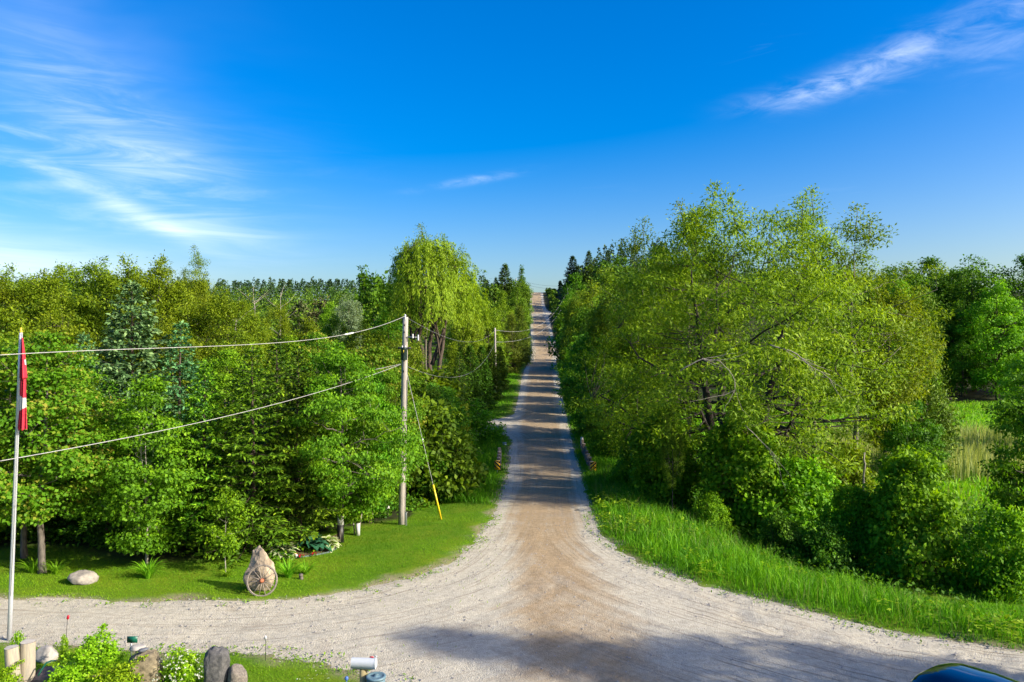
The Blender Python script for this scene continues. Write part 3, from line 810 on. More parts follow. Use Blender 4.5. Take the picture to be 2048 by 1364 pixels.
def decid(seed, H, base, R, env='round', limbs=9, clumps=110, lpc=70, L=.16, W=.12, cr=.75, tr=.13, droop=.25, up=.3,
          squash=.6, lump=.28, sides=7, multi=1, fill=.30, hang=0.0, tips=0, zbias=1.0, sub=.022, varbase=.42, curve=.25, off=(0, 0)):
    r = np.random.default_rng(seed)
    wood, leaf = Buf(), Buf()
    e = ENV[env]; zb = base * H
    # lumpy outline: a few random bulges
    bl_a = r.uniform(0, 2 * np.pi, 9); bl_h = r.uniform(0, 1, 9); bl_s = r.uniform(-1, 1, 9)
    def rad(az, t):
        f = np.ones_like(az)
        for a, h, s_ in zip(bl_a, bl_h, bl_s):
            f = f + lump * s_ * np.exp(-((np.cos(az - a) - 1) * 3.0) ** 2 - ((t - h) / .28) ** 2)
        return R * e(t) * f
    n = clumps
    t = r.uniform(0, 1, n * 3) ** zbias; keep = r.uniform(0, 1, n * 3) < (e(t) ** 1.2 + .05); t = t[keep][:n]
    n = len(t)
    az = r.uniform(0, 2 * np.pi, n)
    rr = rad(az, t) * np.sqrt(r.uniform(fill, 1, n))
    rr = np.maximum(rr - cr * .45, rr * .45)
    C = np.stack([rr * np.cos(az) + off[0] * t, rr * np.sin(az) + off[1] * t, zb + t * (H - zb) - cr * .25], -1)
    nodes = []
    for mstem in range(multi):
        ang = 2 * np.pi * mstem / max(multi, 1) + r.uniform(0, 1)
        s0 = np.array([math.cos(ang), math.sin(ang), 0]) * (tr * 1.3 if multi > 1 else 0)
        topoff = np.array([math.cos(ang), math.sin(ang), 0]) * (R * .35 if multi > 1 else R * .06)
        top = s0 + topoff + np.array([off[0], off[1], H * (.90 if multi == 1 else .8)])
        trunk = limb_path(s0, top, 0, 12, .03, r)
        trunk[:, 2] = np.linspace(-.25, top[2], 12)
        rd = tr / (multi ** .4) * (1 - np.linspace(0, 1, 12) ** 1.1 * .9); rd[0] *= 1.35
        wood.tube(trunk, rd, sides + 1)
        nodes += [(p, q) for p, q in zip(trunk[4:], rd[4:])]
        for i in range(limbs // multi):
            h = zb * .85 + (H * .80 - zb * .85) * (i + r.uniform(.1, .9)) / (limbs // multi)
            p0 = np.array([np.interp(h, trunk[:, 2], trunk[:, k]) for k in range(3)]); p0[2] = h
            a = i * 2.4 + r.uniform(-.5, .5) + mstem
            th = np.clip((h - zb) / (H - zb) + r.uniform(.08, up + .08), .02, .97)
            q = rad(np.array([a]), np.array([th]))[0] * r.uniform(.6, .85)
            p1 = np.array([q * math.cos(a) + off[0] * th, q * math.sin(a) + off[1] * th, zb + th * (H - zb)])
            pth = limb_path(p0, p1, curve, 8, .07, r)
            r0 = np.interp(h, trunk[:, 2], rd) * .62
            rad_l = r0 * (1 - np.linspace(0, 1, 8) * .82)
            wood.tube(pth, rad_l, sides - 1)
            nodes += [(p, q2) for p, q2 in zip(pth[2:], rad_l[2:])]
    NP = np.array([a for a, b in nodes]); NR = np.array([b for a, b in nodes])
    for c in C:
        d = np.linalg.norm(NP - c, axis=1) + 1.2 * np.maximum(NP[:, 2] - c[2], 0)
        j = int(np.argmin(d))
        pth = limb_path(NP[j], c, .12, 4, .08, r)
        r0 = min(NR[j] * .7, sub * (1 + d[j] * .25))
        wood.tube(pth, np.linspace(r0, r0 * .3, 4), 4, cap=False)
    # leaf clumps
    m = n * lpc
    ci = np.repeat(np.arange(n), lpc)
    size = cr * r.uniform(.65, 1.3, n)
    g = r.normal(0, 1, (m, 3)); g = nrm(g) * (r.uniform(0, 1, m) ** .45)[:, None]
    g[:, 2] *= squash
    Pn = C[ci] + g * size[ci][:, None]
    if hang: Pn[:, 2] -= hang * np.abs(r.normal(0, 1, m)) * size[ci]
    axis = g * .8 + r.normal(0, .65, (m, 3)); axis[:, 2] -= droop
    cvec = C[ci] - np.array([0, 0, zb + .35 * (H - zb)]); out = nrm(cvec)
    Nn = np.array([0, 0, 1.0]) * .7 + out * .55 + g * .5 + r.normal(0, .45, (m, 3))
    cv = r.uniform(-.18, .18, n)[ci]
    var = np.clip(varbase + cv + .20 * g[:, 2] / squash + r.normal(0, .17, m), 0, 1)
    sc = r.uniform(.5, 1.4, m)
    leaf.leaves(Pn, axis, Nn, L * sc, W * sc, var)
    for k in range(tips):    # upright feathery shoots above the crown
        hi = np.argsort(C[:, 2])[-max(10, n // 5):]; p0 = C[r.choice(hi)]
        p1 = p0 + np.array([r.normal(0, .5), r.normal(0, .5), r.uniform(.7, 1.7) * H / 16])
        pth = limb_path(p0, p1, 0, 6, .05, r)
        wood.tube(pth, np.linspace(.03, .008, 6), 4, cap=False)
        mm = int(lpc * 1.8); tt = r.uniform(0, 1, mm)
        base_p = np.stack([np.interp(tt * 5, np.arange(6), pth[:, kk]) for kk in range(3)], -1)
        gg = r.normal(0, 1, (mm, 3)) * (.38 * np.sin(np.pi * (tt * .75 + .18)))[:, None] * H / 16
        leaf.leaves(base_p + gg, gg + r.normal(0, .4, (mm, 3)), r.normal(0, .6, (mm, 3)) + [0, 0, .6], L, W, np.clip(varbase + .12 + r.normal(0, .15, mm), 0, 1))
    return wood.mesh('trunk_mesh', True), leaf.mesh('crown_mesh'), H

def spruce(seed, H, R, tr=.14, base=.04, gap=.38, per=8, twigs=17, nd=7, L=.23, W=.080, droop=.26, leader=.9, power=.85, upturn=.15, new=.5):
    r = np.random.default_rng(seed)
    wood, leaf = Buf(), Buf()
    trunk = np.stack([r.normal(0, .02, 10).cumsum(), r.normal(0, .02, 10).cumsum(), np.linspace(-.2, H, 10)], -1); trunk[:2, :2] = 0
    rd = tr * (1 - np.linspace(0, 1, 10) * .93)
    wood.tube(trunk, rd, 7)
    BP, BA, BN, BV, BS = [], [], [], [], []
    h = base * H
    while h < H * .985:
        t = h / H
        rl = R * (1 - t) ** power + .10
        cnt = max(4, int(per * (1.0 if t < .8 else .75)))
        a0 = r.uniform(0, 6.28)
        for j in range(cnt):
            a = a0 + j * 2 * np.pi / cnt + r.uniform(-.3, .3)
            ln = rl * r.uniform(.72, 1.12)
            d = np.array([math.cos(a), math.sin(a), 0])
            tilt = (.75 * t - .25) + r.uniform(-.1, .1)      # top branches rise, low ones hang
            k = 6; s = np.linspace(0, 1, k)
            pts = np.array([np.interp(h, trunk[:, 2], trunk[:, 0]), np.interp(h, trunk[:, 2], trunk[:, 1]), h]) + d[None, :] * (s * ln)[:, None]
            pts[:, 2] += ln * (tilt * s - droop * s ** 1.2 * (1 - t) + upturn * s ** 3) + r.normal(0, .01, k)
            wood.tube(pts, np.linspace(.022 * (1 - t) + .008, .004, k), 3, cap=False)
            nt = max(3, int(twigs * min(1, ln / (R * .7))))
            side = np.array([-d[1], d[0], 0])
            for q in range(nt):
                sq = .16 + .84 * (q + r.uniform(0, 1)) / nt
                p = np.array([np.interp(sq, s, pts[:, kk]) for kk in range(3)])
                sg = 1 if q % 2 else -1
                tl = ln * (.34 * (1.08 - sq) + .07) * r.uniform(.8, 1.2) + .06
                td = nrm(d * .75 + side * sg * r.uniform(.6, 1.0) + np.array([0, 0, r.uniform(-.35, .12)]))
                u = (np.arange(nd) + r.uniform(.2, .8, nd)) / nd
                BP.append(p + td[None, :] * (u * tl)[:, None] + np.array([0, 0, -.10])[None, :] * (u ** 2 * tl)[:, None])
                ax = td[None, :] * 1.0 + r.normal(0, .42, (nd, 3))
                BA.append(ax); BN.append(np.array([0, 0, 1.0])[None, :] + r.normal(0, .55, (nd, 3)))
                BV.append(np.clip(.18 + .55 * u * new + .40 * new * (sq > .72) * u + r.normal(0, .12, nd), 0, 1)); BS.append(np.full(nd, min(1.0, .45 + ln / R)))
            # branch tip tuft
            BP.append(pts[-1:] + r.normal(0, .02, (2, 3))); BA.append(d[None, :] + r.normal(0, .3, (2, 3))); BN.append(np.array([0, 0, 1.0])[None] + r.normal(0, .4, (2, 3)))
            BV.append(np.clip(np.full(2, .35 + .55 * new), 0, 1)); BS.append(np.full(2, .8))
        h += gap * (1.0 if t < .75 else .8) * r.uniform(.8, 1.2)
    # leader shoot
    m = int(26 * leader) + 4; hh = np.linspace(H - leader, H + .05, m)
    aa = r.uniform(0, 6.28, m); dd = np.stack([np.cos(aa), np.sin(aa), np.full(m, .8)], -1)
    BP.append(np.stack([np.interp(hh, trunk[:, 2], trunk[:, 0]), np.interp(hh, trunk[:, 2], trunk[:, 1]), hh], -1)); BA.append(dd); BN.append(r.normal(0, 1, (m, 3))); BV.append(np.clip(r.normal(.6, .15, m), 0, 1)); BS.append(np.full(m, .75))
    Pn = np.vstack(BP); A = np.vstack(BA); Nn = np.vstack(BN); v = np.concatenate(BV); s = np.concatenate(BS)
    leaf.leaves(Pn, A, Nn, L * s * r.uniform(.75, 1.25, len(s)), W * r.uniform(.8, 1.3, len(s)), v)
    return wood.mesh('trunk_mesh', True), leaf.mesh('crown_mesh'), H

def weeping(seed, H=19.0, R=5.6):
    r = np.random.default_rng(seed)
    wood, leaf = Buf(), Buf()
    nodes = []
    stems = [((.9, -.5), (2.2, -1.2, 10.5), .36), ((-.6, -.2), (-1.2, -.4, 13.5), .34), ((-1.1, .3), (-2.9, .4, 11.5), .28), ((.2, .5), (.6, 1.6, 15), .36)]
    for (sx, sy), e, rad in stems:
        p = limb_path((sx, sy, -.3), e, -.1, 10, .05, r); rd = rad * (1 - np.linspace(0, 1, 10) * .6)
        wood.tube(p, rd, 8); nodes += list(p[5:])
        for i in range(6):
            a = r.uniform(0, 6.28); q = R * r.uniform(.4, .85); z = r.uniform(11, H - 1.5)
            e2 = np.array([q * math.cos(a), q * math.sin(a), z])
            pp = limb_path(p[r.integers(5, 10)], e2, -.35, 8, .06, r)
            wood.tube(pp, np.linspace(.13, .03, 8), 5); nodes += list(pp[2:])
    # broken pale stub
    wood.tube(limb_path((.3, -.6, 5.2), (1.7, -1.3, 9.0), 0, 5, .03, r), [.26, .24, .22, .2, .19], 8)
    NP = np.array(nodes)
    # hanging strands
    ns = 470
    a = r.uniform(0, 6.28, ns); t = r.uniform(0, 1, ns)
    q = R * np.sqrt(r.uniform(.15, 1, ns)) * np.sqrt(1 - (t * .93) ** 2.4) * (1 + .22 * np.sin(3 * a + 1))
    top = np.stack([q * np.cos(a), q * np.sin(a), 11.6 + t * (H - 12.3)], -1)
    Ls = np.minimum(r.uniform(1.0, 3.4, ns) + (1 - t) * r.uniform(0, 1.0, ns), top[:, 2] - r.uniform(8.4, 10.2, ns))
    for i in range(0, ns, 2):
        j = int(np.argmin(np.linalg.norm(NP - top[i], axis=1)))
        wood.tube(limb_path(NP[j], top[i], -.3, 4, .05, r), np.linspace(.03, .01, 4), 3, cap=False)
    per = 52
    u = r.uniform(0, 1, (ns, per)) ** .9
    sway = r.normal(0, .25, (ns, 1, 2))
    outv = np.stack([np.cos(a), np.sin(a)], -1)[:, None, :]
    xy = top[:, None, :2] + outv * (.55 * np.sin(np.minimum(u * 3, 1.57)))[..., None] + sway * u[..., None] + r.normal(0, .13, (ns, per, 2))
    z = top[:, None, 2] + .35 * np.sin(np.minimum(u * 4, 3.14)) - u * Ls[:, None]
    Pn = np.concatenate([xy, z[..., None]], -1).reshape(-1, 3)
    m = len(Pn)
    A = np.concatenate([np.repeat(outv, per, 1) * .3 + r.normal(0, .35, (ns, per, 2)), np.full((ns, per, 1), -.8)], -1).reshape(-1, 3)
    Nn = np.concatenate([np.repeat(outv, per, 1), np.full((ns, per, 1), .5)], -1).reshape(-1, 3) + r.normal(0, .5, (m, 3))
    var = np.clip(.55 + np.repeat(r.uniform(-.22, .22, ns), per) + r.normal(0, .14, m), 0, 1)
    leaf.leaves(Pn, A, Nn, .36 * r.uniform(.7, 1.3, m), .10, var)
    # airy top
    nc = 60; aa = r.uniform(0, 6.28, nc); qq = R * .85 * np.sqrt(r.uniform(0, 1, nc)); zz = H - .6 - 2.6 * (qq / R) ** 2 - r.uniform(0, 2.2, nc)
    C = np.stack([qq * np.cos(aa), qq * np.sin(aa), zz], -1); lp = 90
    g = nrm(r.normal(0, 1, (nc * lp, 3))) * (r.uniform(0, 1, nc * lp) ** .5)[:, None]
    leaf.leaves(np.repeat(C, lp, 0) + g * .85, g + r.normal(0, .5, (nc * lp, 3)), r.normal(0, .6, (nc * lp, 3)) + [0, 0, .7], .30, .11, np.clip(r.normal(.38, .18, nc * lp), 0, 1))
    return wood.mesh('trunk_mesh', True), leaf.mesh('crown_mesh'), H

def bare_tree(seed, H, br=8, tr=.12):
    r = np.random.default_rng(seed); w = Buf()
    p = limb_path((0, 0, -.2), (r.normal(0, .2), r.normal(0, .2), H), 0, 9, .02, r); w.tube(p, np.linspace(tr, .02, 9), 6)
    for i in range(br):
        h = H * r.uniform(.4, .95); a = r.uniform(0, 6.28); l = H * .22 * r.uniform(.5, 1.2)
        q = np.array([np.interp(h, p[:, 2], p[:, k]) for k in range(3)])
        w.tube(limb_path(q, q + np.array([math.cos(a) * l, math.sin(a) * l, l * .8]), .2, 5, .08, r), np.linspace(.035, .008, 5), 4, cap=False)
    return w.mesh('trunk_mesh', True), None, H

KIND = {}
KIND['maple_a'] = decid(11, 8.6, .25, 3.0, 'oval', 14, 150, 190, .125, .095, .72, .12, .45, .12, zbias=1.1, squash=.36, lump=.4, fill=.22)
KIND['maple_b'] = decid(12, 8.4, .19, 2.8, 'oval', 14, 140, 190, .125, .095, .72, .11, .45, .12, zbias=1.1, squash=.36, lump=.4, fill=.22)
KIND['maple_slim'] = decid(13, 7.2, .12, 2.2, 'oval', 12, 96, 190, .125, .095, .68, .06, .5, .12, multi=2, zbias=1.25, squash=.34, lump=.4, fill=.22)
KIND['sapling'] = decid(14, 3.6, .30, 1.1, 'oval', 6, 26, 100, .115, .085, .42, .028, .4, .2)
KIND['spruce_a'] = spruce(21, 9.5, 2.7, base=.10)
KIND['spruce_b'] = spruce(22, 9.0, 2.4, per=8, gap=.36, new=.75, base=.17)
KIND['spruce_c'] = spruce(23, 8.2, 2.0, per=7, gap=.34, twigs=12, new=.45)
KIND['blue_a'] = spruce(24, 10.5, 2.5, per=9, gap=.36, leader=1.6, twigs=15, L=.25, W=.10, power=.72, new=.75)
KIND['spruce_far'] = spruce(25, 9.0, 2.1, per=7, gap=.30, twigs=9, nd=5, L=.36, W=.14, new=.3)
KIND['cedar'] = decid(26, 9.0, .03, 1.7, 'column', 6, 170, 100, .16, .07, .55, .13, -.5, .3, squash=1.0, lump=.12)
KIND['willow_big'] = decid(31, 18.6, .18, 9.6, 'dome', 22, 470, 160, .24, .08, 1.15, .58, .35, .30, squash=.50, lump=.30, multi=3, tips=14, sub=.03, varbase=.50, curve=.45)
KIND['willow_sky_a'] = decid(32, 16.0, .22, 5.2, 'round', 12, 190, 110, .26, .105, 1.0, .24, .2, .35, lump=.35, multi=2, tips=16, varbase=.48)
KIND['willow_sky_b'] = decid(33, 15.0, .22, 4.8, 'vase', 12, 180, 110, .26, .105, 1.0, .22, .2, .35, lump=.35, tips=16, varbase=.48)
KIND['willow_sky_c'] = decid(34, 16.0, .30, 4.4, 'oval', 12, 140, 105, .26, .105, .95, .20, .2, .4, lump=.38, tips=14, varbase=.46)
KIND['airy'] = decid(35, 15.0, .42, 3.9, 'round', 12, 90, 130, .17, .07, .8, .16, .1, .3, lump=.3, tips=4, fill=.1, varbase=.4)
KIND['weeping'] = weeping(36)
KIND['broad_a'] = decid(41, 14.0, .10, 4.6, 'round', 10, 200, 110, .25, .16, 1.0, .20, .25, .3, lump=.35)
KIND['broad_b'] = decid(42, 14.0, .08, 4.0, 'oval', 10, 185, 110, .25, .16, 1.0, .18, .25, .3, lump=.38)
KIND['broad_c'] = decid(43, 15.0, .12, 5.0, 'wide', 12, 215, 110, .25, .16, 1.0, .22, .25, .3, lump=.4)
KIND['layered'] = decid(44, 10.0, .06, 3.6, 'oval', 12, 160, 110, .20, .135, .82, .15, .45, .15, squash=.38, lump=.35)
KIND['bush_a'] = decid(51, 4.2, .02, 2.5, 'mound', 8, 150, 66, .19, .14, .58, .05, .2, .3, multi=3, lump=.35, fill=.2)
KIND['bush_b'] = decid(52, 3.6, .02, 2.2, 'mound', 8, 120, 66, .17, .13, .55, .05, .2, .3, multi=3, lump=.4, fill=.2)
KIND['vine_a'] = decid(53, 6.0, .01, 3.0, 'mound', 8, 260, 72, .20, .19, .60, .10, .6, .3, lump=.42, fill=.35, hang=.35)
KIND['vine_b'] = decid(54, 7.5, .01, 2.6, 'oval', 8, 230, 72, .21, .19, .62, .12, .6, .3, lump=.42, fill=.35, hang=.35)
KIND['far_a'] = decid(61, 12.0, .10, 4.0, 'round', 5, 80, 30, .62, .42, 1.15, .16, .2, .3, sides=5, lump=.35)
KIND['far_b'] = decid(62, 13.0, .10, 3.4, 'oval', 5, 75, 30, .62, .40, 1.1, .16, .2, .3, sides=5, lump=.38)
KIND['poplar'] = decid(63, 16.0, .06, 2.2, 'column', 8, 110, 36, .48, .32, .9, .18, .0, .4, lump=.3)
KIND['garden_shrub'] = decid(71, 1.9, .02, 1.05, 'mound', 8, 110, 46, .085, .065, .26, .02, .1, .3, multi=3, lump=.4, fill=.2, tips=9, sub=.006)
KIND['flower_shrub'] = decid(72, 1.1, .02, .60, 'mound', 6, 70, 44, .06, .045, .17, .012, .1, .3, multi=3, lump=.25, fill=.2, sub=.005)
KIND['bare'] = bare_tree(81, 10.0)
KIND['bare_b'] = bare_tree(82, 8.0, 4, .10)

BARK = {'maple': 'bark_grey', 'spruce': 'bark_brown', 'blue': 'bark_brown', 'willow': 'bark_dark', 'weeping': 'bark_brown', 'cedar': 'bark_brown', 'sapling': 'bark_pale', 'bare': 'dead_wood', 'airy': 'bark_grey', 'layered': 'bark_dark'}

def plant(kind, name, label, cat, x, y, h, leafm, wx=1.0, rz=None, group=None, bark=None, z=None, tilt=0.0):
    tm, cm, H = KIND[kind]
    s = h / H
    zz = tz(x, y) if z is None else z
    o = empty(name, (x, y, zz), random.Random(label).uniform(0, 6.28) if rz is None else rz)
    o.scale = (s * wx, s * wx, s)
    o.rotation_euler.x = tilt
    tag(o, label, cat, group)
    bk = MATS[bark or BARK.get(kind.split('_')[0], 'bark_brown')]
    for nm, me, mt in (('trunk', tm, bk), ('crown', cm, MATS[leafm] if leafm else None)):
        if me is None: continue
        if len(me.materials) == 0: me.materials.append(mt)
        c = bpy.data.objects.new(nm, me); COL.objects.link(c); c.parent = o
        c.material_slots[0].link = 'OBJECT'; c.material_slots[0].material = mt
    return o

ORD = ['first', 'second', 'third', 'fourth', 'fifth', 'sixth', 'seventh', 'eighth', 'ninth', 'tenth', 'eleventh', 'twelfth', 'thirteenth', 'fourteenth', 'fifteenth', 'sixteenth', 'seventeenth', 'eighteenth', 'nineteenth', 'twentieth']
def T(kind, name, label, cat, pxx, d, ytop, leafm, wx=1.0, **k):
    """stand a tree at distance d so that its tip reaches the height seen in the photograph"""
    x = px(pxx, d); z0 = tz(x, d)
    return plant(kind, name, label, cat, x, d, pz(ytop, d) - z0, leafm, wx, **k)

# --- left: front row by the drive
T('maple_a', 'maple_tree', 'maple with reddish seed clusters, standing in daylilies beside the flagpole', 'tree', 85, 25.9, 650, 'maple_red_leaf', 1.05, rz=.4)
T('maple_b', 'maple_tree', 'maple trunk just behind and left of the reddish maple by the flagpole', 'tree', 50, 27.6, 640, 'maple_leaf', 1.0, rz=2.0)
T('maple_slim', 'maple_tree', 'slim twin-stemmed maple with pale stems behind the middle daylily clump', 'tree', 297, 26.6, 745, 'maple_leaf', .92, bark='bark_pale')
T('sapling', 'maple_sapling', 'small maple sapling with a thin white stem left of the tall boulder', 'tree', 452, 25.8, 985, 'bright_leaf', .95, rz=1.0)
T('maple_b', 'maple_tree', 'maple with a black-wrapped lower trunk beside the lime hosta', 'tree', 681, 29.9, 672, 'maple_leaf', .80, rz=4.2)
T('maple_slim', 'birch_tree', 'slender tree on two white stems right of the black-wrapped maple', 'tree', 712, 31.2, 740, 'maple_leaf', .75, bark='bark_pale')
T('maple_slim', 'maple_tree', 'small dark-trunked tree with a white band, nearer of two beside the utility pole', 'tree', 742, 33.8, 730, 'maple_leaf', .75, bark='bark_brown')
T('maple_slim', 'maple_tree', 'small dark-trunked tree with a white band, farther of two beside the utility pole', 'tree', 774, 35.6, 735, 'broad_leaf', .7, bark='bark_brown')
# --- left: spruces behind
T('spruce_a', 'spruce_tree', 'wide dark green spruce directly above the wagon-wheel boulder', 'tree', 505, 28.4, 690, 'spruce_new', 1.16, rz=.3)
T('spruce_b', 'spruce_tree', 'spruce with bare lower trunk behind the blue-green hosta', 'tree', 600, 29.3, 700, 'spruce_needle', .98, rz=1.1)
T('blue_a', 'blue_spruce', 'tall blue-green spruce with long bare leader rising above the maples', 'tree', 265, 32.5, 566, 'blue_needle', 1.12, rz=.8)
T('blue_a', 'blue_spruce', 'small pale blue spruce half hidden left of the tall blue-green spruce', 'tree', 168, 38.5, 668, 'blue_needle', .9, rz=2.4)
T('spruce_c', 'blue_spruce', 'bluish spruce with narrow top just right of the tall blue-green spruce', 'tree', 362, 33.2, 648, 'blue_needle', 1.05, rz=.1)
T('spruce_b', 'spruce_tree', 'yellow-green tipped spruce left of the wide dark spruce', 'tree', 412, 28.3, 725, 'spruce_new', 1.0, rz=2.0)
T('spruce_c', 'spruce_tree', 'narrow spruce between the wide dark spruce and the bare-trunked one', 'tree', 552, 33.6, 678, 'spruce_needle', 1.0, rz=3.0)
T('spruce_b', 'spruce_tree', 'spruce behind the twin-stemmed maple, branches down to the ground', 'tree', 215, 30.0, 760, 'spruce_needle', 1.05, rz=4.0)
T('spruce_c', 'spruce_tree', 'dark spruce behind the two maples at the left edge', 'tree', 20, 31.0, 735, 'spruce_needle', 1.3, rz=5.0)
T('spruce_a', 'spruce_tree', 'dark spruce in the gap between the reddish maple and twin-stemmed maple', 'tree', 130, 31.5, 740, 'spruce_needle', .95, rz=1.7)
T('spruce_c', 'spruce_tree', 'low dark spruce behind the white-stemmed sapling', 'tree', 380, 29.4, 830, 'spruce_new', 1.15, rz=.9)
T('spruce_b', 'spruce_tree', 'dark spruce behind the black-wrapped maple', 'tree', 660, 34.5, 705, 'spruce_needle', .95, rz=2.6)
T('maple_b', 'maple_tree', 'rusty-tinged maple rising behind the utility pole on its left', 'tree', 745, 37.5, 668, 'maple_red_leaf', .95, rz=.9)
T('maple_a', 'maple_tree', 'rusty-tinged maple behind the bare-trunked spruce', 'tree', 640, 38.5, 655, 'maple_red_leaf', .9, rz=3.5)
T('maple_a', 'maple_tree', 'green maple filling the middle distance between the blue spruce and wide spruce', 'tree', 450, 38.0, 690, 'bright_leaf', .9, rz=5.5)
T('maple_b', 'maple_tree', 'green maple behind the flag at the far left edge', 'tree', -30, 35.0, 640, 'maple_red_leaf', 1.0, rz=1.5)

# wraps on the trunks
def ring_wrap(name, label, x, y, z0, z1, r, mat):
    b = Buf(); b.tube([(0, 0, 0), (0, 0, z1 - z0)], r, 12)
    o = link(name, b.mesh(name), MATS[mat]); o.location = (x, y, tz(x, y) + z0)
    return tag(o, label, 'trunk wrap')
ring_wrap('trunk_guard', 'black sleeve wrapped round the base of the maple by the lime hosta', px(681, 29.9), 29.9, 0, .75, .135, 'wrap_black')
ring_wrap('trunk_guard', 'long white sleeve above the black sleeve on the maple by the lime hosta', px(681, 29.9), 29.9, .752, 1.15, .125, 'wrap_white')
ring_wrap('trunk_guard', 'white sleeve on the right stem of the two white-stemmed tree', px(716, 31.1), 31.1, .05, .55, .085, 'wrap_white')
ring_wrap('trunk_band', 'white band on the nearer small trunk left of the utility pole', px(742, 33.8), 33.8, .32, .52, .115, 'wrap_white')
ring_wrap('trunk_band', 'white band on the farther small trunk left of the utility pole', px(774, 35.6), 35.6, .35, .53, .115, 'wrap_white')

# --- left: bushes and trees between the pole and the creek
lab = [('bush_a', 'dense bush on the creek bank right of the utility pole', 850, 42, 792, 'broad_leaf', 1.0),
       ('layered', 'dark leafy tree right behind the utility pole', 835, 46, 738, 'broad_leaf', .85),
       ('layered', 'tall dark bushy tree above the creek left of the grass strip', 885, 52, 752, 'broad_leaf', .95),
       ('bush_a', 'round bush drooping over the creek bank', 858, 48, 868, 'dark_leaf', 1.0),
       ('layered', 'bushy tree with drooping pale branch beside the side drive', 900, 61, 772, 'willow_leaf', .75),
       ('bush_b', 'low bush on the creek bank left of the bridge marker', 885, 50, 930, 'undergrowth_leaf', 1.0),
       ('bush_b', 'white-blossomed bush at the mouth of the side drive', 945, 66, 800, 'bright_leaf', 1.1),
       ('bush_a', 'dark bush in the hollow behind the yellow guy-wire guard', 868, 41.5, 905, 'dark_leaf', 1.1),
       ('broad_b', 'green tree behind the bushes right of the pole', 800, 58, 720, 'broad_leaf', .8),
       ('bush_a', 'yellow-green willow bush below the weeping willow trunks', 850, 64, 735, 'willow_leaf', 1.2),
       ('broad_a', 'loose green tree under the left side of the weeping willow', 800, 70, 660, 'skyline_leaf', .8)]
for kd, lb, xx, d, yt, lm, wx in lab:
    T(kd, 'bush' if kd.startswith('bush') else 'broadleaf_tree', lb, 'bush' if kd.startswith('bush') else 'tree', xx, d, yt, lm, wx)

# --- left: spruce row along the grass strip, cedars, weeping willow
for i, (xx, d, yt) in enumerate([(918, 71, 705), (940, 78, 690), (962, 84, 692), (982, 92, 688), (1000, 101, 692)]):
    T('spruce_far' if i else 'spruce_c', 'spruce_tree', ORD[i] + ' nearest dark spruce in the row along the grass strip left of the road' if i else 'nearest dark spruce in the row along the grass strip left of the road', 'tree', xx, d, yt, 'spruce_needle', 1.05, group='spruce row on the left of the road')
T('cedar', 'cedar_tree', 'dark brown-green cedar with visible trunk at the top of the grass strip', 'tree', 1022, 122, 628, 'cedar_leaf', 1.15)
T('cedar', 'cedar_tree', 'dark cedar overhanging the left road edge uphill of the brown-green cedar', 'tree', 1040, 136, 612, 'cedar_leaf', 1.1)
T('weeping', 'weeping_willow', 'large weeping willow with hanging yellow-green strands behind the utility pole', 'tree', 858, 82, 466, 'weeping_leaf', .86, rz=.2)
T('airy', 'willow_tree', 'upper crown of airy branches rising from behind the weeping willow', 'tree', 850, 90, 476, 'skyline_leaf', .9)
for i, (kd, xx, d, yt, lm, wx, lb) in enumerate([
    ('broad_a', 975, 108, 600, 'willow_leaf', .75, 'rounded yellow-green tree left of the cedars'),
    ('broad_b', 945, 112, 568, 'skyline_leaf', .9, 'yellow-green tree at the right shoulder of the weeping willow'),
    ('broad_c', 1005, 150, 582, 'willow_leaf', .8, 'yellow-green tree above the cedars, close to the road'),
    ('broad_b', 1035, 170, 575, 'broad_leaf', .75, 'green tree hugging the left road edge halfway up the hill'),
    ('broad_a', 1043, 215, 556, 'broad_leaf', .7, 'green tree leaning toward the road below the crest on the left'),
    ('broad_a', 930, 100, 610, 'weeping_leaf', .7, 'low yellow-green willow behind the spruce row'),
    ('broad_b', 775, 98, 610, 'broad_leaf', .9, 'green tree peeping out left of the weeping willow'),
    ('far_b', 985, 190, 560, 'far_leaf', .9, 'dark tree behind the yellow-green trees left of the road'),
    ('spruce_far', 1010, 255, 528, 'spruce_needle', 1.2, 'conical dark conifer near the crest on the left of the road'),
    ('poplar', 1043, 300, 530, 'dark_leaf', 1.0, 'lone narrow tree standing out on the skyline left of the crest'),
    ('far_a', 1030, 268, 560, 'broad_leaf', .9, 'round green tree under the conical conifer by the crest'),
    ('far_a', 1050, 300, 566, 'broad_leaf', .7, 'last green tree on the left before the road crest'),
    ('spruce_far', 992, 270, 555, 'pine_far', .9, 'small conifer left of the conical dark one near the crest'),
    ('poplar', 727, 165, 532, 'dark_leaf', 1.1, 'narrow dark poplar on the skyline left of the weeping willow'),
    ('far_a', 752, 150, 548, 'dark_leaf', .9, 'dark tree between the narrow poplar and the weeping willow'),
    ('airy', 395, 98, 514, 'skyline_leaf', .78, 'round airy tree standing alone above the left skyline'),
    ('broad_a', 697, 112, 585, 'silver_leaf', .7, 'silvery grey-green willow left of the weeping willow'),
    ('broad_b', 660, 118, 602, 'bright_leaf', .8, 'fresh green tree left of the silvery willow'),
    ('far_a', 640, 150, 596, 'pine_red', .9, 'rusty brown pine in the middle distance left of the silvery willow'),
    ('far_b', 600, 165, 592, 'pine_red', .9, 'second rusty brown pine, left of the first'),
    ]):
    T(kd, 'conifer_tree' if 'conif' in lb else ('pine_tree' if 'pine' in lb else 'broadleaf_tree'), lb, 'tree', xx, d, yt, lm, wx)
T('bare', 'dead_tree', 'bleached dead tree standing bare in the left middle distance', 'tree', 563, 118, 584, None)
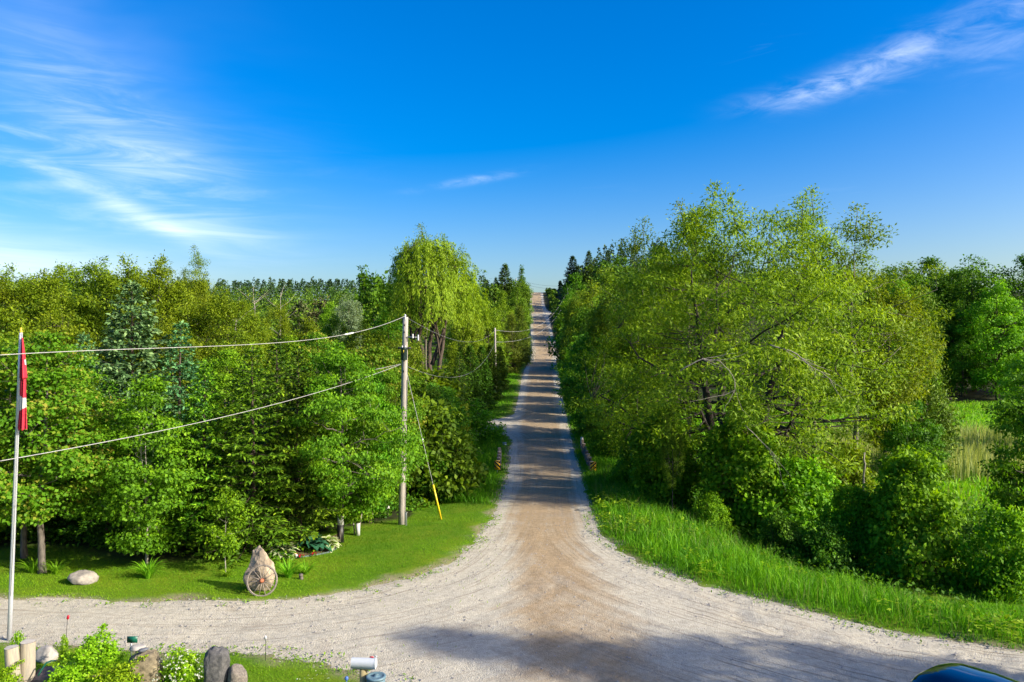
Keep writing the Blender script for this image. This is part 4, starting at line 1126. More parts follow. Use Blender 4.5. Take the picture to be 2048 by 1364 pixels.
T('bare_b', 'dead_tree', 'bare grey trunk left of the bleached dead tree', 'tree', 515, 128, 574, None)
T('bare_b', 'dead_tree', 'stubby grey dead trunk at the edge of the left skyline trees', 'tree', 466, 100, 606, None)
# left skyline willows, from the left edge to the right
sky = [('willow_sky_a', -45, 66, 540), ('willow_sky_b', 30, 72, 548), ('willow_sky_c', 100, 68, 556), ('willow_sky_a', 170, 74, 528), ('willow_sky_b', 245, 72, 530), ('willow_sky_c', 315, 70, 532), ('willow_sky_a', 385, 76, 560), ('willow_sky_b', 455, 72, 590)]
for i, (kd, xx, d, yt) in enumerate(sky):
    T(kd, 'willow_tree', 'yellow-green willow, ' + ORD[i] + ' from the left edge in the skyline row', 'tree', xx, d, yt, 'skyline_leaf', 1.05, group='yellow-green willows on the left skyline')
for i, (kd, xx, d, yt, lm) in enumerate([('broad_b', 505, 78, 624, 'skyline_leaf'), ('willow_sky_c', 560, 84, 618, 'willow_leaf'), ('broad_b', 615, 80, 632, 'skyline_leaf'), ('willow_sky_c', 670, 88, 636, 'broad_leaf'), ('broad_a', 730, 80, 640, 'skyline_leaf'), ('broad_b', 340, 60, 622, 'willow_leaf'), ('broad_a', 120, 56, 618, 'willow_leaf'), ('broad_b', 20, 52, 610, 'willow_leaf'), ('broad_a', 480, 60, 660, 'willow_leaf'), ('broad_b', 585, 62, 668, 'bright_leaf')]):
    nm = ['right of the skyline willows', 'tall and thin beyond the wide spruce', 'between the thin tree and silvery willow', 'below the silvery willow', 'just left of the utility pole top',
          'right behind the blue-green spruce tip', 'behind the small pale blue spruce', 'behind the flagpole top', 'rising behind the bluish spruce', 'just above the bare-trunked spruce'][i]
    T(kd, 'broadleaf_tree', 'loose yellow-green tree ' + nm, 'tree', xx, d, yt, lm, .9)

# --- right side
plant('willow_big', 'crack_willow', 'huge spreading yellow-green willow dominating the right of the road', 'tree', px(1470, 42), 42, pz(415, 42) - tz(px(1470, 42), 42), 'willow_leaf', 1.0, rz=.9)
right = [
    ('airy', 'feathery tree top on the left shoulder of the huge willow', 1280, 60, 475, 'skyline_leaf', 1.0),
    ('airy', 'feathery tree top behind the left half of the huge willow', 1375, 58, 445, 'skyline_leaf', 1.0),
    ('airy', 'tallest feathery tree top behind the right half of the huge willow', 1625, 52, 425, 'skyline_leaf', .95),
    ('airy', 'leaning dark-branched tree on the right shoulder of the huge willow', 1715, 49, 452, 'skyline_leaf', 1.15),
    ('willow_sky_b', 'yellow-green tree below the right shoulder of the huge willow', 1775, 56, 575, 'skyline_leaf', .9),
    ('broad_c', 'bright green tree sloping down right of the huge willow', 1800, 64, 562, 'bright_leaf', .62),
    ('cedar', 'tall brownish cedar right of the huge willow', 1852, 60, 600, 'cedar_leaf', .85),
    ('layered', 'dark layered tree overhanging the right road edge beyond the bridge', 1190, 66, 640, 'dark_leaf', .95),
    ('layered', 'bright-tipped layered tree beside the bridge rail on the right', 1215, 56, 745, 'bright_leaf', .85),
    ('broad_a', 'grey-green tree between the road and the huge willow', 1240, 62, 560, 'skyline_leaf', .75),
    ('broad_b', 'shady tree second back from the bridge on the right', 1212, 74, 600, 'dark_leaf', .8),
    ('broad_a', 'shady green tree behind the pale-leaved one right of the road', 1195, 88, 590, 'broad_leaf', .75),
    ('broad_b', 'green tree at the right road edge below the hump', 1160, 112, 600, 'broad_leaf', .7),
    ('broad_a', 'green tree at the right road edge beside the hump', 1150, 136, 592, 'dark_leaf', .65),
    ('broad_b', 'green roadside tree on the right above the hump', 1152, 195, 580, 'broad_leaf', .7),
    ('far_b', 'dark roadside tree on the right below the side drive', 1142, 222, 572, 'dark_leaf', .8),
    ('layered', 'tree with pale new leaves leaning over the road past the bridge', 1160, 80, 662, 'bright_leaf', .75),
    ('broad_b', 'dark bush-like tree poking out over the right road edge', 1140, 100, 668, 'dark_leaf', .65),
    ('broad_b', 'yellow-green tree right of the road, lower hill', 1185, 98, 565, 'willow_leaf', .85),
    ('broad_a', 'rounded tree right of the road, halfway up the hill', 1165, 125, 580, 'skyline_leaf', .8),
    ('broad_c', 'yellow-green tree under the dark hilltop woods', 1215, 120, 545, 'skyline_leaf', .85),
    ('broad_b', 'tree with yellow tips beside the near hillside pole', 1160, 180, 588, 'willow_leaf', .75),
    ('far_b', 'dark tree right of the hillside poles', 1150, 240, 540, 'dark_leaf', 1.0),
    ('spruce_far', 'pointed conifer topping the right-hand hill', 1178, 270, 502, 'spruce_needle', 1.0),
    ('spruce_far', 'conifer at the left end of the right-hand hilltop', 1145, 275, 512, 'pine_far', 1.3),
    ('far_b', 'green tree on the right-hand hilltop beside the pointed conifer', 1205, 260, 515, 'far_leaf', 1.0),
    ('far_a', 'green tree on the right-hand hill just left of the huge willow', 1240, 230, 512, 'far_leaf', 1.0),
    ('broad_a', 'dark tree far right on the skyline, first past the cedar', 1800, 136, 525, 'dark_leaf', 1.0),
    ('broad_c', 'dark tree on the right skyline with a flat top', 1860, 140, 515, 'dark_leaf', 1.0),
    ('broad_a', 'dark tree on the right skyline with an open spreading top', 1950, 138, 510, 'dark_leaf', 1.0),
    ('broad_c', 'dark tree cut by the right edge on the skyline', 2055, 134, 508, 'dark_leaf', 1.0),
    ('broad_b', 'dark tree between the flat-topped and open-topped skyline trees', 1910, 145, 540, 'dark_leaf', 1.0),
    ('broad_b', 'bright green maple glowing in front of the dark right-hand trees', 1995, 128, 560, 'bright_leaf', .95),
    ('layered', 'layered bright tree at the right edge above the marsh', 2105, 72, 655, 'bright_leaf', .95),
    ('broad_a', 'dark tree shading the far side of the meadow', 1925, 132, 600, 'dark_leaf', .9),
    ('layered', 'shaded tree at the right edge beside the reeds', 2075, 38, 705, 'broad_leaf', .85),
    ('layered', 'dark green tree standing in front of the meadow', 1815, 43, 785, 'dark_leaf', .72),
    ('vine_b', 'vine-draped trunk mass under the huge willow', 1490, 37.5, 790, 'bright_leaf', .95),
    ('vine_b', 'vine-draped dark thicket left of the huge willow trunk', 1330, 40, 800, 'vine_leaf', .95),
    ('vine_a', 'leafy thicket between the bridge rail and the huge willow', 1265, 44, 850, 'vine_leaf', .8),
    ('bush_a', 'light green bush right of the vine-draped trunk', 1600, 36.5, 910, 'bright_leaf', .95),
    ('vine_a', 'large round vine-covered bush behind the right verge', 1825, 31.5, 893, 'vine_leaf', .78),
    ('vine_a', 'vine-covered bush left of the large round one', 1715, 33.0, 965, 'vine_leaf', .8),
    ('bush_a', 'dark bush at the right edge beyond the verge', 2015, 28.5, 1010, 'vine_leaf', .75),
    ('bush_b', 'low bush at the foot of the vine-draped trunk', 1560, 32.5, 1020, 'undergrowth_leaf', .9),
    ('bush_b', 'low dark bush by the thin dark trunk under the willow', 1420, 35.5, 985, 'vine_leaf', .9),
    ('bush_b', 'low bush filling the gap behind the right verge', 1650, 31.5, 1040, 'undergrowth_leaf', .9),
    ('bush_a', 'yellow-green bush in the marsh gap under the long willow limb', 1690, 48, 880, 'willow_leaf', .9),
    ('willow_sky_c', 'thin dark-trunked tree at the edge of the right verge', 1345, 36.6, 815, 'dark_leaf', .45),
]
for kd, lb, xx, d, yt, lm, wx in right:
    isb = 'bush' in lb.split(' at ')[0] and 'tree' not in lb
    nm = 'bush' if isb else ('vine_thicket' if kd.startswith('vine') else ('conifer_tree' if kd == 'spruce_far' else ('cedar_tree' if kd == 'cedar' else 'broadleaf_tree')))
    T(kd, nm, lb, 'bush' if isb or kd.startswith('vine') else 'tree', xx, d, yt, lm, wx)

_rr = random.Random(4)
for i, d in enumerate([75, 82, 89, 96.5, 104, 112, 120, 129, 138, 146, 192, 208, 224]):
    x = float(road_right(d)) + 4.2 + _rr.uniform(-.5, 1.0)
    plant(['layered', 'bush_a', 'broad_b'][i % 3], 'roadside_tree', 'leafy roadside tree, ' + ORD[i] + ' after the bridge along the right road edge', 'tree', x, d, _rr.uniform(6.8, 9.5) * (1.0 if i < 5 else 1.2), ['broad_leaf', 'dark_leaf', 'bright_leaf', 'broad_leaf'][i % 4], [.9, .8, .95][i % 3], group='roadside trees past the bridge')
# long dark limb of the willow and bleached dead branches
def branch(name, label, pts, r0, r1, mat, twigs=5, seed=0):
    r = np.random.default_rng(seed); b = Buf()
    P3 = np.array([(px(a, d), d, pz(c, d)) for a, c, d in pts]); t = np.linspace(0, len(P3) - 1, len(P3) * 3)
    q = np.stack([np.interp(t, np.arange(len(P3)), P3[:, k]) for k in range(3)], -1)
    q[1:-1] += r.normal(0, r0 * .4, (len(q) - 2, 3))
    b.tube(q, np.linspace(r0, r1, len(q)), 6)
    for i in range(twigs):
        k = r.integers(2, len(q) - 1); dv = nrm(q[k] - q[k - 1]) + r.normal(0, .5, 3)
        b.tube(limb_path(q[k], q[k] + dv * r.uniform(.5, 1.5), .1, 5, .1, r), np.linspace(r1 * 1.4, r1 * .4, 5), 4, cap=False)
    o = link(name, b.mesh(name, True), MATS[mat]); return tag(o, label, 'branch')
branch('fallen_limb', 'long dark willow limb reaching right above the marsh', [(1500, 790, 41), (1590, 830, 39.5), (1660, 842, 38.5), (1720, 838, 38), (1790, 828, 37)], .13, .025, 'bark_dark', 9, 3)
branch('dead_branch', 'bleached dead branch arching in front of the huge willow trunk', [(1360, 742, 33.6), (1400, 718, 33.4), (1440, 722, 33.3), (1470, 755, 33.2), (1468, 790, 33.2)], .030, .010, 'dead_wood', 8, 4)
branch('dead_branch', 'grey dead branch spread in the middle of the huge willow', [(1540, 690, 34), (1590, 705, 33.8), (1625, 735, 33.6), (1660, 750, 33.5)], .035, .010, 'dead_wood', 9, 5)
branch('dead_branch', 'thin dead branch slanting down beside the vine-draped trunk', [(1490, 850, 34.2), (1520, 880, 34), (1560, 920, 33.8)], .022, .008, 'dead_wood', 3, 6)
branch('dead_tree', 'thin upright dead trunk in the marsh left of the vine bush', [(1727, 985, 39), (1728, 950, 39), (1729, 905, 39)], .07, .05, 'dead_wood', 0, 7)

# --- trees just outside the frame whose shade falls across the crossroads
plant('broad_c', 'shade_tree', 'big tree out of view right, casting the shade over the crossroads', 'tree', 20.0, 11.2, 13.1, 'broad_leaf', .95, rz=1.0)
plant('broad_a', 'shade_tree', 'second tree out of view right, shading the mailbox', 'tree', 18, 5.5, 13.0, 'broad_leaf', 1.1, rz=2.0)

# --- undergrowth under the trees: nobody could count it
def undergrowth():
    b = Buf()
    x1, y1 = sample(1500, -28, -4.5, 29.0, 44); x2, y2 = sample(900, 6, 30, 27, 60); x3, y3 = sample(900, -45, -3, 42, 75); x4, y4 = sample(700, -60, 60, 75, 150)
    x = np.concatenate([x1, x2, x3, x4]); y = np.concatenate([y1, y2, y3, y4])
    sd = road_sd(x, y)
    wr = np.interp(y, [13, 20, 28, 40, 60, 130], [7, 7.5, 6.3, 4.6, 3.0, 2.0])
    rgt = x > road_mid(y)
    k = np.where(rgt, -sd > wr, np.where(y < 37, (y > bed_line(x) + 1.6) & (x < -5.4), -sd > np.interp(y, [37, 52, 66, 80, 130], [4.0, 5.2, 4.8, 5.6, 5.8])))
    k &= ~((x > 16) & (y > 50) & (y < 128))
    x, y = x[k], y[k]; n = len(x); lp = 42
    h = rng.uniform(.4, 1.3, n) * np.interp(y, [30, 150], [.8, 1.6])
    C = np.stack([x, y, terrain(x, y) + h * .4], -1)
    m = n * lp; g = nrm(rng.normal(0, 1, (m, 3))) * (rng.uniform(0, 1, m) ** .45)[:, None]
    g[:, 2] *= .8
    hh = np.repeat(h, lp)
    Pn = np.repeat(C, lp, 0) + g * hh[:, None] * np.array([1.1, 1.1, .7])
    sz = np.repeat(np.interp(y, [30, 60, 150], [.16, .24, .5]), lp)
    b.leaves(Pn, g + rng.normal(0, .6, (m, 3)), rng.normal(0, .5, (m, 3)) + [0, 0, .9], sz * rng.uniform(.7, 1.3, m), sz * .7, np.clip(np.repeat(rng.uniform(.2, .6, n), lp) + rng.normal(0, .2, m), 0, 1))
    tag(link('undergrowth', b.mesh('undergrowth'), MATS['undergrowth_leaf']), 'low leafy undergrowth beneath the trees', 'undergrowth', kind='stuff')
undergrowth()

# --- far woods on the hills read as one mass
def woods(name, label, mat, xs, ys, hs, lp, shape, wide, seed):
    r = np.random.default_rng(seed); b = Buf()
    n = len(xs); z = terrain(xs, ys)
    m = n * lp
    t = r.uniform(0, 1, m) ** .8; a = r.uniform(0, 6.28, m)
    H = np.repeat(hs, lp); Wd = np.repeat(hs * wide * r.uniform(.75, 1.25, n), lp)
    if shape == 'cone': rr = Wd * (1.02 - t) * np.sqrt(r.uniform(.3, 1, m))
    else: rr = Wd * np.sqrt(np.clip(1 - (2 * t - .95) ** 2 / 1.15, .02, 1)) * np.sqrt(r.uniform(.3, 1, m)) * (1 + .3 * np.sin(a * 3 + np.repeat(r.uniform(0, 6, n), lp) + t * 5))
    Pn = np.stack([np.repeat(xs, lp) + rr * np.cos(a), np.repeat(ys, lp) + rr * np.sin(a), np.repeat(z, lp) + H * (.12 + .88 * t)], -1)
    out = np.stack([np.cos(a), np.sin(a), t - .3], -1)
    sz = np.repeat(np.interp(ys, [120, 250, 480], [.62, .80, 1.0]), lp) * r.uniform(.7, 1.3, m)
    b.leaves(Pn, out + r.normal(0, .6, (m, 3)) + ([0, 0, -.3] if shape != 'cone' else [0, 0, .2]), out + np.array([0, 0, .7]) + r.normal(0, .45, (m, 3)), sz, sz * .65,
             np.clip(.45 + np.repeat(r.uniform(-.35, .35, n), lp) + r.normal(0, .15, m) + .15 * (t - .5), 0, 1))
    tag(link(name, b.mesh(name), MATS[mat]), label, 'woods', kind='stuff')

def far():
    r = np.random.default_rng(99)
    def grid(x0, x1, y0, y1, sp, edge):
        gx, gy = np.meshgrid(np.arange(x0, x1, sp), np.arange(y0, y1, sp))
        x = gx.ravel() + r.uniform(-.45, .45, gx.size) * sp; y = gy.ravel() + r.uniform(-.45, .45, gx.size) * sp
        k = (x < road_left(y) - edge) | (x > road_right(y) + edge)
        return x[k], y[k]
    x, y = grid(-260, 220, 140, 420, 8.0, 7.0)
    k = (x > -.66 * y) & (x < .62 * y) & (y < 150 + 300)
    x, y = x[k], y[k]
    pine = (fbm(x / 60, y / 60, 77) > .52) & (y > 260) | (y > 370)
    h = r.uniform(8, 13, len(x))
    h = np.where(np.abs(x - road_mid(y)) < 16, h * .55, h)
    h = np.where(x > road_mid(y), h * .9, h)
    h = np.where((np.abs(x - road_mid(y)) < 26) & (y > 285), h * .45, h)
    woods('far_woods', 'green broadleaf woods covering the far hillsides', 'far_leaf', x[~pine], y[~pine], h[~pine], 130, 'round', .34, 1)
    woods('conifer_woods', 'dark conifers scattered through the far hillsides', 'pine_far', x[pine], y[pine], h[pine] * 1.05, 120, 'cone', .24, 2)
    xa = np.arange(-330, -30, 3.4); ya = 425 + 14 * np.sin(xa / 40.0)
    xs = np.concatenate([xa, xa + 2, xa + 1]); ys = np.concatenate([ya, ya + 8, ya + 17])
    woods('pine_plantation', 'dark blue-green pine plantation along the far left ridge', 'pine_far', xs + r.uniform(-2.4, 2.4, len(xs)), ys + r.uniform(-5, 5, len(xs)), r.uniform(10.5, 12.5, len(xs)), 110, 'cone', .36, 3)
    # roadside bushes on the upper hill
    d = np.arange(112, 330, 3.2); d = np.concatenate([d, d + 1.6])
    side = np.repeat([0, 1], len(d) // 2)
    x = np.where(side == 0, road_left(d) - r.uniform(2.6, 5.0, len(d)), road_right(d) + r.uniform(2.2, 5.0, len(d)))
    k = ~((side == 1) & (np.abs(d - 262) < 6))
    woods('roadside_bushes', 'green bushes lining the upper road on both sides', 'far_leaf', x[k], d[k], (r.uniform(2.0, 4.2, len(d)) * np.interp(d, [230, 290], [1, .45]))[k], 90, 'round', .5, 4)
far()

# ------------------------------------------------------------------ poles, wires and the flag
def P3(a, c, d): return np.array([px(a, d), d, pz(c, d)])

def utility_pole(label, a0, a1, d, ytop, r0, r1, near=False, tank=False, ybase=None):
    x0 = px(a0, d); z0 = tz(x0, d); x1 = px(a1, d); zt = pz(ytop, d)
    o = empty('utility_pole', (x0, d, z0))
    tag(o, label, 'utility pole', 'wooden poles carrying the power line')
    H = zt - z0; dx = x1 - x0
    b = Buf(); t = np.linspace(0, 1, 10)
    b.tube(np.stack([dx * t, 0 * t, -.3 + (H + .3) * t], -1), r0 + (r1 - r0) * t, 14)
    link('shaft', b.mesh('pole_shaft', True), MATS['pole_wood'], o)
    b = Buf(); b.lathe([(0, .34), (.03, .33), (.045, .27), (.03, .23), (.05, .18), (.03, .13), (.02, .0)], 10, (dx, -.10, H - .22))
    link('insulator', b.mesh('pole_insulator', True), MATS['porcelain'], o)
    if near:
        f = lambda y: pz(y, d) - z0
        sx = lambda y: dx * (f(y) / H)
        b = Buf(); zb = f(674); b.tube([(sx(674) + .1, -.12, zb), (sx(674) + .62, -.16, zb - .015)], .022, 8)
        br = link('bracket', b.mesh('pole_bracket'), MATS['galvanised'], o)
        for k, (u, lo, hi) in enumerate(((.36, -.05, .13), (.60, -.16, .10))):
            b = Buf(); n = 7
            prof = [(0, lo)]
            for i in range(n):
                z = lo + (hi - lo) * (i + .5) / n; prof += [(.03, z - .012), (.045, z), (.03, z + .012)]
            prof.append((0, hi)); b.lathe(prof, 12, (sx(674) + u, -.16, zb))
            link('insulator', b.mesh('bracket_insulator', True), MATS['porcelain'], br)
        zc = f(707); zl, zh = f(720), f(695)
        b = Buf(); b.lathe([(0, zl), (.13, zl), (.14, zl + .02), (.14, zh - .05), (.15, zh - .04), (.15, zh - .01), (.10, zh + .01), (0, zh + .015)], 18, (sx(707), -.24, 0))
        tk = link('transformer', b.mesh('transformer_tank', True), MATS['transformer'], o)
        for sgn in (-1, 1):
            b = Buf(); b.lathe([(0, .09), (.03, .08), (.02, .05), (.035, .03), (.02, 0)], 8, (sx(707) + sgn * .07, -.28, zh))
            link('bushing', b.mesh('bushing', True), MATS['porcelain'], tk)
        b = Buf(); b.box((sx(707), -.385, zc + .10), (.035, .012, .12)); link('nameplate', b.mesh('nameplate'), MATS['brass'], tk)
        b = Buf(); b.tube([(sx(696) - .30, -.02, zh - .02), (sx(696) - .12, -.06, zh - .02)], .045, 8); b.tube([(sx(696) + .12, -.06, zh - .02), (sx(696) + .27, -.02, zh - .03)], .045, 8)
        b.box((sx(696), -.13, zh - .02), (.30, .10, .06))
        link('hanger', b.mesh('tank_hanger'), MATS['black_iron'], o)
        for yy in (650, 664, 742):
            b = Buf(); b.box((sx(yy) - .02, -.135, f(yy)), (.05, .03, .10)); link('bolt_plate', b.mesh('bolt_plate'), MATS['black_iron'], o)
        b = Buf(); b.tube([(sx(760) + .125, -.08, f(760)), (sx(1040) + .15, -.08, .1)], .012, 6); link('ground_wire', b.mesh('ground_wire'), MATS['wire_dark'], o)
    if tank:
        b = Buf(); b.lathe([(0, H - 3.2), (.22, H - 3.2), (.22, H - 2.2), (.14, H - 2.1), (0, H - 2.1)], 12, (dx, -.35, 0))
        link('transformer', b.mesh('transformer_tank', True), MATS['white_metal'], o)
    return o
utility_pole('grey wooden utility pole with dark transformer tank beside the maples', 803, 811, 33.4, 634, .165, .12, near=True)
utility_pole('thin utility pole rising out of the spruce row left of the road', 991, 990, 95, 657, .15, .11)
utility_pole('utility pole with white transformer on the right of the upper road', 1136, 1135, 250, 574, .20, .15, tank=True)
utility_pole('utility pole farther uphill, left of the one with white transformer', 1124, 1124, 290, 571, .20, .15)
utility_pole('utility pole tip among the trees left of the road crest', 1032, 1032, 315, 556, .20, .15)

def wire(name, label, pts, r, mat, sag=0.0, splice=None):
    pts = np.array(pts, float)
    if len(pts) == 2:
        t = np.linspace(0, 1, 40)[:, None]; q = pts[0] * (1 - t) + pts[1] * t; q[:, 2] -= (4 * sag * t * (1 - t))[:, 0]
    else:       # smooth curve through three points in equal steps of depth
        tt = (pts[:, 1] - pts[0, 1]) / (pts[-1, 1] - pts[0, 1]); t = np.linspace(0, 1, 60)
        q = np.stack([np.polyval(np.polyfit(tt, pts[:, k], len(pts) - 1), t) for k in range(3)], -1)
    b = Buf(); b.tube(q, r, 6)
    o = link(name, b.mesh(name, True), MATS[mat]); tag(o, label, 'wire')
    if splice is not None:
        i = int(np.argmin(np.abs(q[:, 0] - splice))); b = Buf()
        dv = q[min(i + 1, len(q) - 1)] - q[i]; dv = dv / np.linalg.norm(dv)
        b.tube([q[i] - dv * .35, q[i] - dv * .28, q[i] + dv * .28, q[i] + dv * .35], [r * 1.1, .032, .032, r * 1.1], 8)
        link('splice', b.mesh('splice'), MATS['porcelain'], o)
    return o
D1 = 33.3
wire('power_line', 'upper power line running left from the near pole top past the flagpole', [P3(810, 632, D1), P3(700, 667, 28.9), P3(480, 690, 23.0), P3(0, 710, 15.8)], .0095, 'wire', splice=px(698, 28.9))
wire('power_line', 'lower power line slanting down left from below the transformer', [P3(801, 729, D1), P3(480, 826, 23.0), P3(0, 922, 15.8)], .0095, 'wire')
wire('power_line', 'short slack cable tied along the start of the lower power line', [P3(801, 728, 33.2), P3(770, 735, 32.9), P3(748, 739, 32.6)], .010, 'wire')
wire('power_line', 'upper wire sagging from the near pole top to the spruce-row pole', [P3(812, 634, 33.5), P3(990, 660, 94.8)], .0065, 'wire_mid', sag=1.3)
wire('power_line', 'lower wire sagging from the near pole to the spruce-row pole', [P3(808, 730, 33.5), P3(990, 686, 94.8)], .0075, 'wire_mid', sag=2.0)
wire('power_line', 'upper wire crossing the road from the spruce-row pole uphill', [P3(990, 660, 95.2), P3(1136, 577, 249.6)], .019, 'wire', sag=4.5)
wire('power_line', 'lower wire crossing the road from the spruce-row pole uphill', [P3(990, 684, 95.2), P3(1136, 592, 249.6)], .019, 'wire', sag=4.0)
wire('power_line', 'wire between the two poles on the upper right hillside', [P3(1136, 590, 250.4), P3(1124, 580, 289.6)], .04, 'wire_dark', sag=.5)
wire('power_line', 'upper wire crossing the sky above the road crest', [P3(1124, 572, 290.4), P3(1032, 557, 314.6)], .035, 'wire_dark', sag=1.0)
wire('power_line', 'lower wire crossing the sky above the road crest', [P3(1124, 577, 290.4), P3(1032, 562, 314.6)], .035, 'wire_dark', sag=1.1)

def guy():
    d = 34.2; x = px(883, d); z0 = tz(x, d)
    o = empty('guy_wire', (x, d, z0)); tag(o, 'yellow guard and steel guy wire staked in the lawn right of the pole', 'guy wire')
    top = np.array([px(809, 33.4) - x + .05, 33.4 - d, pz(735, 33.4) - z0]); dv = top / np.linalg.norm(top)
    # the guard leans toward the pole
    b = Buf(); b.tube([(0, 0, -.1), dv * .9, top], .009, 6); link('cable', b.mesh('guy_cable'), MATS['wire'], o)
    b = Buf(); b.tube([dv * .02, dv * 1.72], .045, 10); link('guard', b.mesh('guy_guard', True), MATS['yellow_plastic'], o)
    b = Buf(); c = dv * (np.linalg.norm(top) * .53); b.tube([c - dv * .09, c - dv * .05, c + dv * .05, c + dv * .09], [.02, .05, .05, .02], 10); link('insulator', b.mesh('guy_insulator', True), MATS['porcelain'], o)
guy()
b = Buf(); b.box((0, 0, .30), (.085, .05, .66)); b.box((0, 0, .64), (.10, .06, .03))
o = link('marker_post', b.mesh('marker_post'), MATS['galvanised']); bevel(o, .008); o.location = (px(812, 33.0), 33.0, tz(px(812, 33), 33)); tag(o, 'short grey metal post at the foot of the near utility pole', 'post')

def flagpole():
    d = 20.0; x = px(18, d); z0 = tz(x, d)
    o = empty('flagpole', (x, d, z0)); tag(o, 'tall white metal flagpole at the far left edge', 'flagpole')
    H = pz(664, d) - z0; dx = px(42, d) - x
    t = np.linspace(0, 1, 8); b = Buf(); b.tube(np.stack([dx * t, 0 * t, -.2 + (H + .2) * t], -1), .058 - .018 * t, 14)
    link('pole', b.mesh('flag_pole', True), MATS['pole_white'], o)
    b = Buf(); b.lathe([(0, .13), (.02, .12), (.035, .09), (.02, .05), (.045, .03), (.05, 0), (.03, -.03)], 12, (dx, 0, H)); link('finial', b.mesh('finial', True), MATS['brass'], o)
    b = Buf(); b.tube([(dx + .05, -.03, H - .02), (dx * .5 + .075, -.05, H * .5), (.08, -.05, 1.2)], .006, 5); link('halyard', b.mesh('halyard'), MATS['wrap_white'], o)
    b = Buf(); b.box((.075, 0, 1.2), (.03, .02, .16)); link('cleat', b.mesh('cleat'), MATS['galvanised'], o)
    # drooping flag, folded on itself
    def tier(rows, seed):
        r = np.random.default_rng(seed); V = []; nu = 22; mi = []
        for (yy, xa, xb, dep) in rows:
            u = np.linspace(0, 1, nu)
            X = px(xa + (xb - xa) * u, d) - x; Yd = -.05 - dep * (.5 + .5 * np.sin(u * 15 + yy * .012)) * (.3 + u)
            V.append(np.stack([X, Yd, np.full(nu, pz(yy, d) - z0) + .02 * np.sin(u * 15 + 1) * dep * 8], -1))
        n = len(rows); V = np.array(V); i = np.arange(n - 1)[:, None] * nu + np.arange(nu - 1)[None, :]
        Q = np.stack([i, i + 1, i + nu + 1, i + nu], -1).reshape(-1, 4)
        ym = np.repeat([(rows[k][0] + rows[k + 1][0]) / 2 for k in range(n - 1)], nu - 1); um = np.tile((np.arange(nu - 1) + .5) / (nu - 1), n - 1)
        return V.reshape(-1, 3), Q, ym, um
    def interp_rows(key, n):
        key = np.array(key, float); yy = np.linspace(key[0, 0], key[-1, 0], n)
        return [(y, *[np.interp(y, key[:, 0], key[:, k]) for k in (1, 2, 3)]) for y in yy]
    f = empty('flag', (x, d, z0)); tag(f, 'red and white flag hanging limp in folds down the flagpole', 'flag')
    def piece(nm, key, n, cond):
        V, Q, ym, um = tier(interp_rows(key, n), 1); red = ~cond(ym, um)
        me = mk_mesh(nm, V, Q, smooth=True, mat_idx=(~red).astype(int)); me.materials.append(MATS['flag_red']); me.materials.append(MATS['flag_white'])
        p = link(nm, me, None, f); s = p.modifiers.new('thick', 'SOLIDIFY'); s.thickness = .006
    piece('upper_fold', [(676, 46, 48.5, .03), (700, 45, 52, .06), (730, 43.5, 55, .10), (757, 42.5, 58.5, .14)], 40, lambda y, u: (np.abs(y - 724) < 5) & (u > .9))
    piece('lower_fold', [(750, 43.5, 55, .05), (790, 42, 56, .08), (825, 41, 57, .11), (858, 38, 60, .15)], 60, lambda y, u: (y > 791 + 5 * u) & (y < 822 - 8 * u))
    piece('back_corner', [(826, 31, 40, .02), (838, 28, 40, .03), (846, 27, 40, .03), (851, 35, 40, .02)], 14, lambda y, u: y < 0)
    for p in f.children:
        if p.name.startswith('back_corner'): p.location.y = .14
flagpole()

# ------------------------------------------------------------------ bridge furniture
def hazard(label, a, c, d, lean):
    x = px(a, d); z0 = tz(x, d); zc = pz(c, d) - z0; w, h = .38, .62
    o = empty('hazard_marker', (x, d, z0)); tag(o, label, 'road sign', 'bridge hazard markers')
    b = Buf(); b.box((0, .03, (zc - h / 2) / 2 + .15), (.06, .04, zc + h / 2)); link('post', b.mesh('sign_post'), MATS['galvanised'], o)
    b = Buf(); b.box((0, 0, zc), (w, .006, h)); bd = link('board', b.mesh('board'), MATS['sign_yellow'], o)
    # black diagonal stripes clipped to the board
    for k in range(-2, 3):
        s0 = k * .30
        poly = [(-w / 2, s0 - w / 2 * lean), (w / 2, s0 + w / 2 * lean), (w / 2, s0 + w / 2 * lean + .14), (-w / 2, s0 - w / 2 * lean + .14)]
        poly = [(p, max(-h / 2, min(h / 2, q))) for p, q in poly]
        if abs(poly[0][1] - poly[3][1]) < .004 and abs(poly[1][1] - poly[2][1]) < .004: continue
        V = [(p, -.006, zc + q) for p, q in poly]
        me = mk_mesh('stripe', np.array(V), np.array([[0, 1, 2, 3]])); link('stripe', me, MATS['sign_black'], bd)
hazard('yellow and black striped marker at the left end of the bridge', 994.5, 930.5, 49.3, -1.0)
hazard('yellow and black striped marker at the right end of the bridge', 1186.5, 933, 49.3, 1.0)

def sign_back():
    d = 62.0; x = px(1009, d); z0 = tz(x, d); zc = pz(892, d) - z0
    o = empty('road_sign', (x, d, z0)); tag(o, 'blue-grey back of a small sign beyond the left bridge rail', 'road sign')
    b = Buf(); b.box((0, -.03, zc / 2), (.06, .04, zc + .3)); link('post', b.mesh('sign_post2'), MATS['galvanised'], o)
    b = Buf(); b.box((0, 0, zc), (.36, .008, .64)); link('board', b.mesh('board2'), MATS['sign_back'], o)
sign_back()

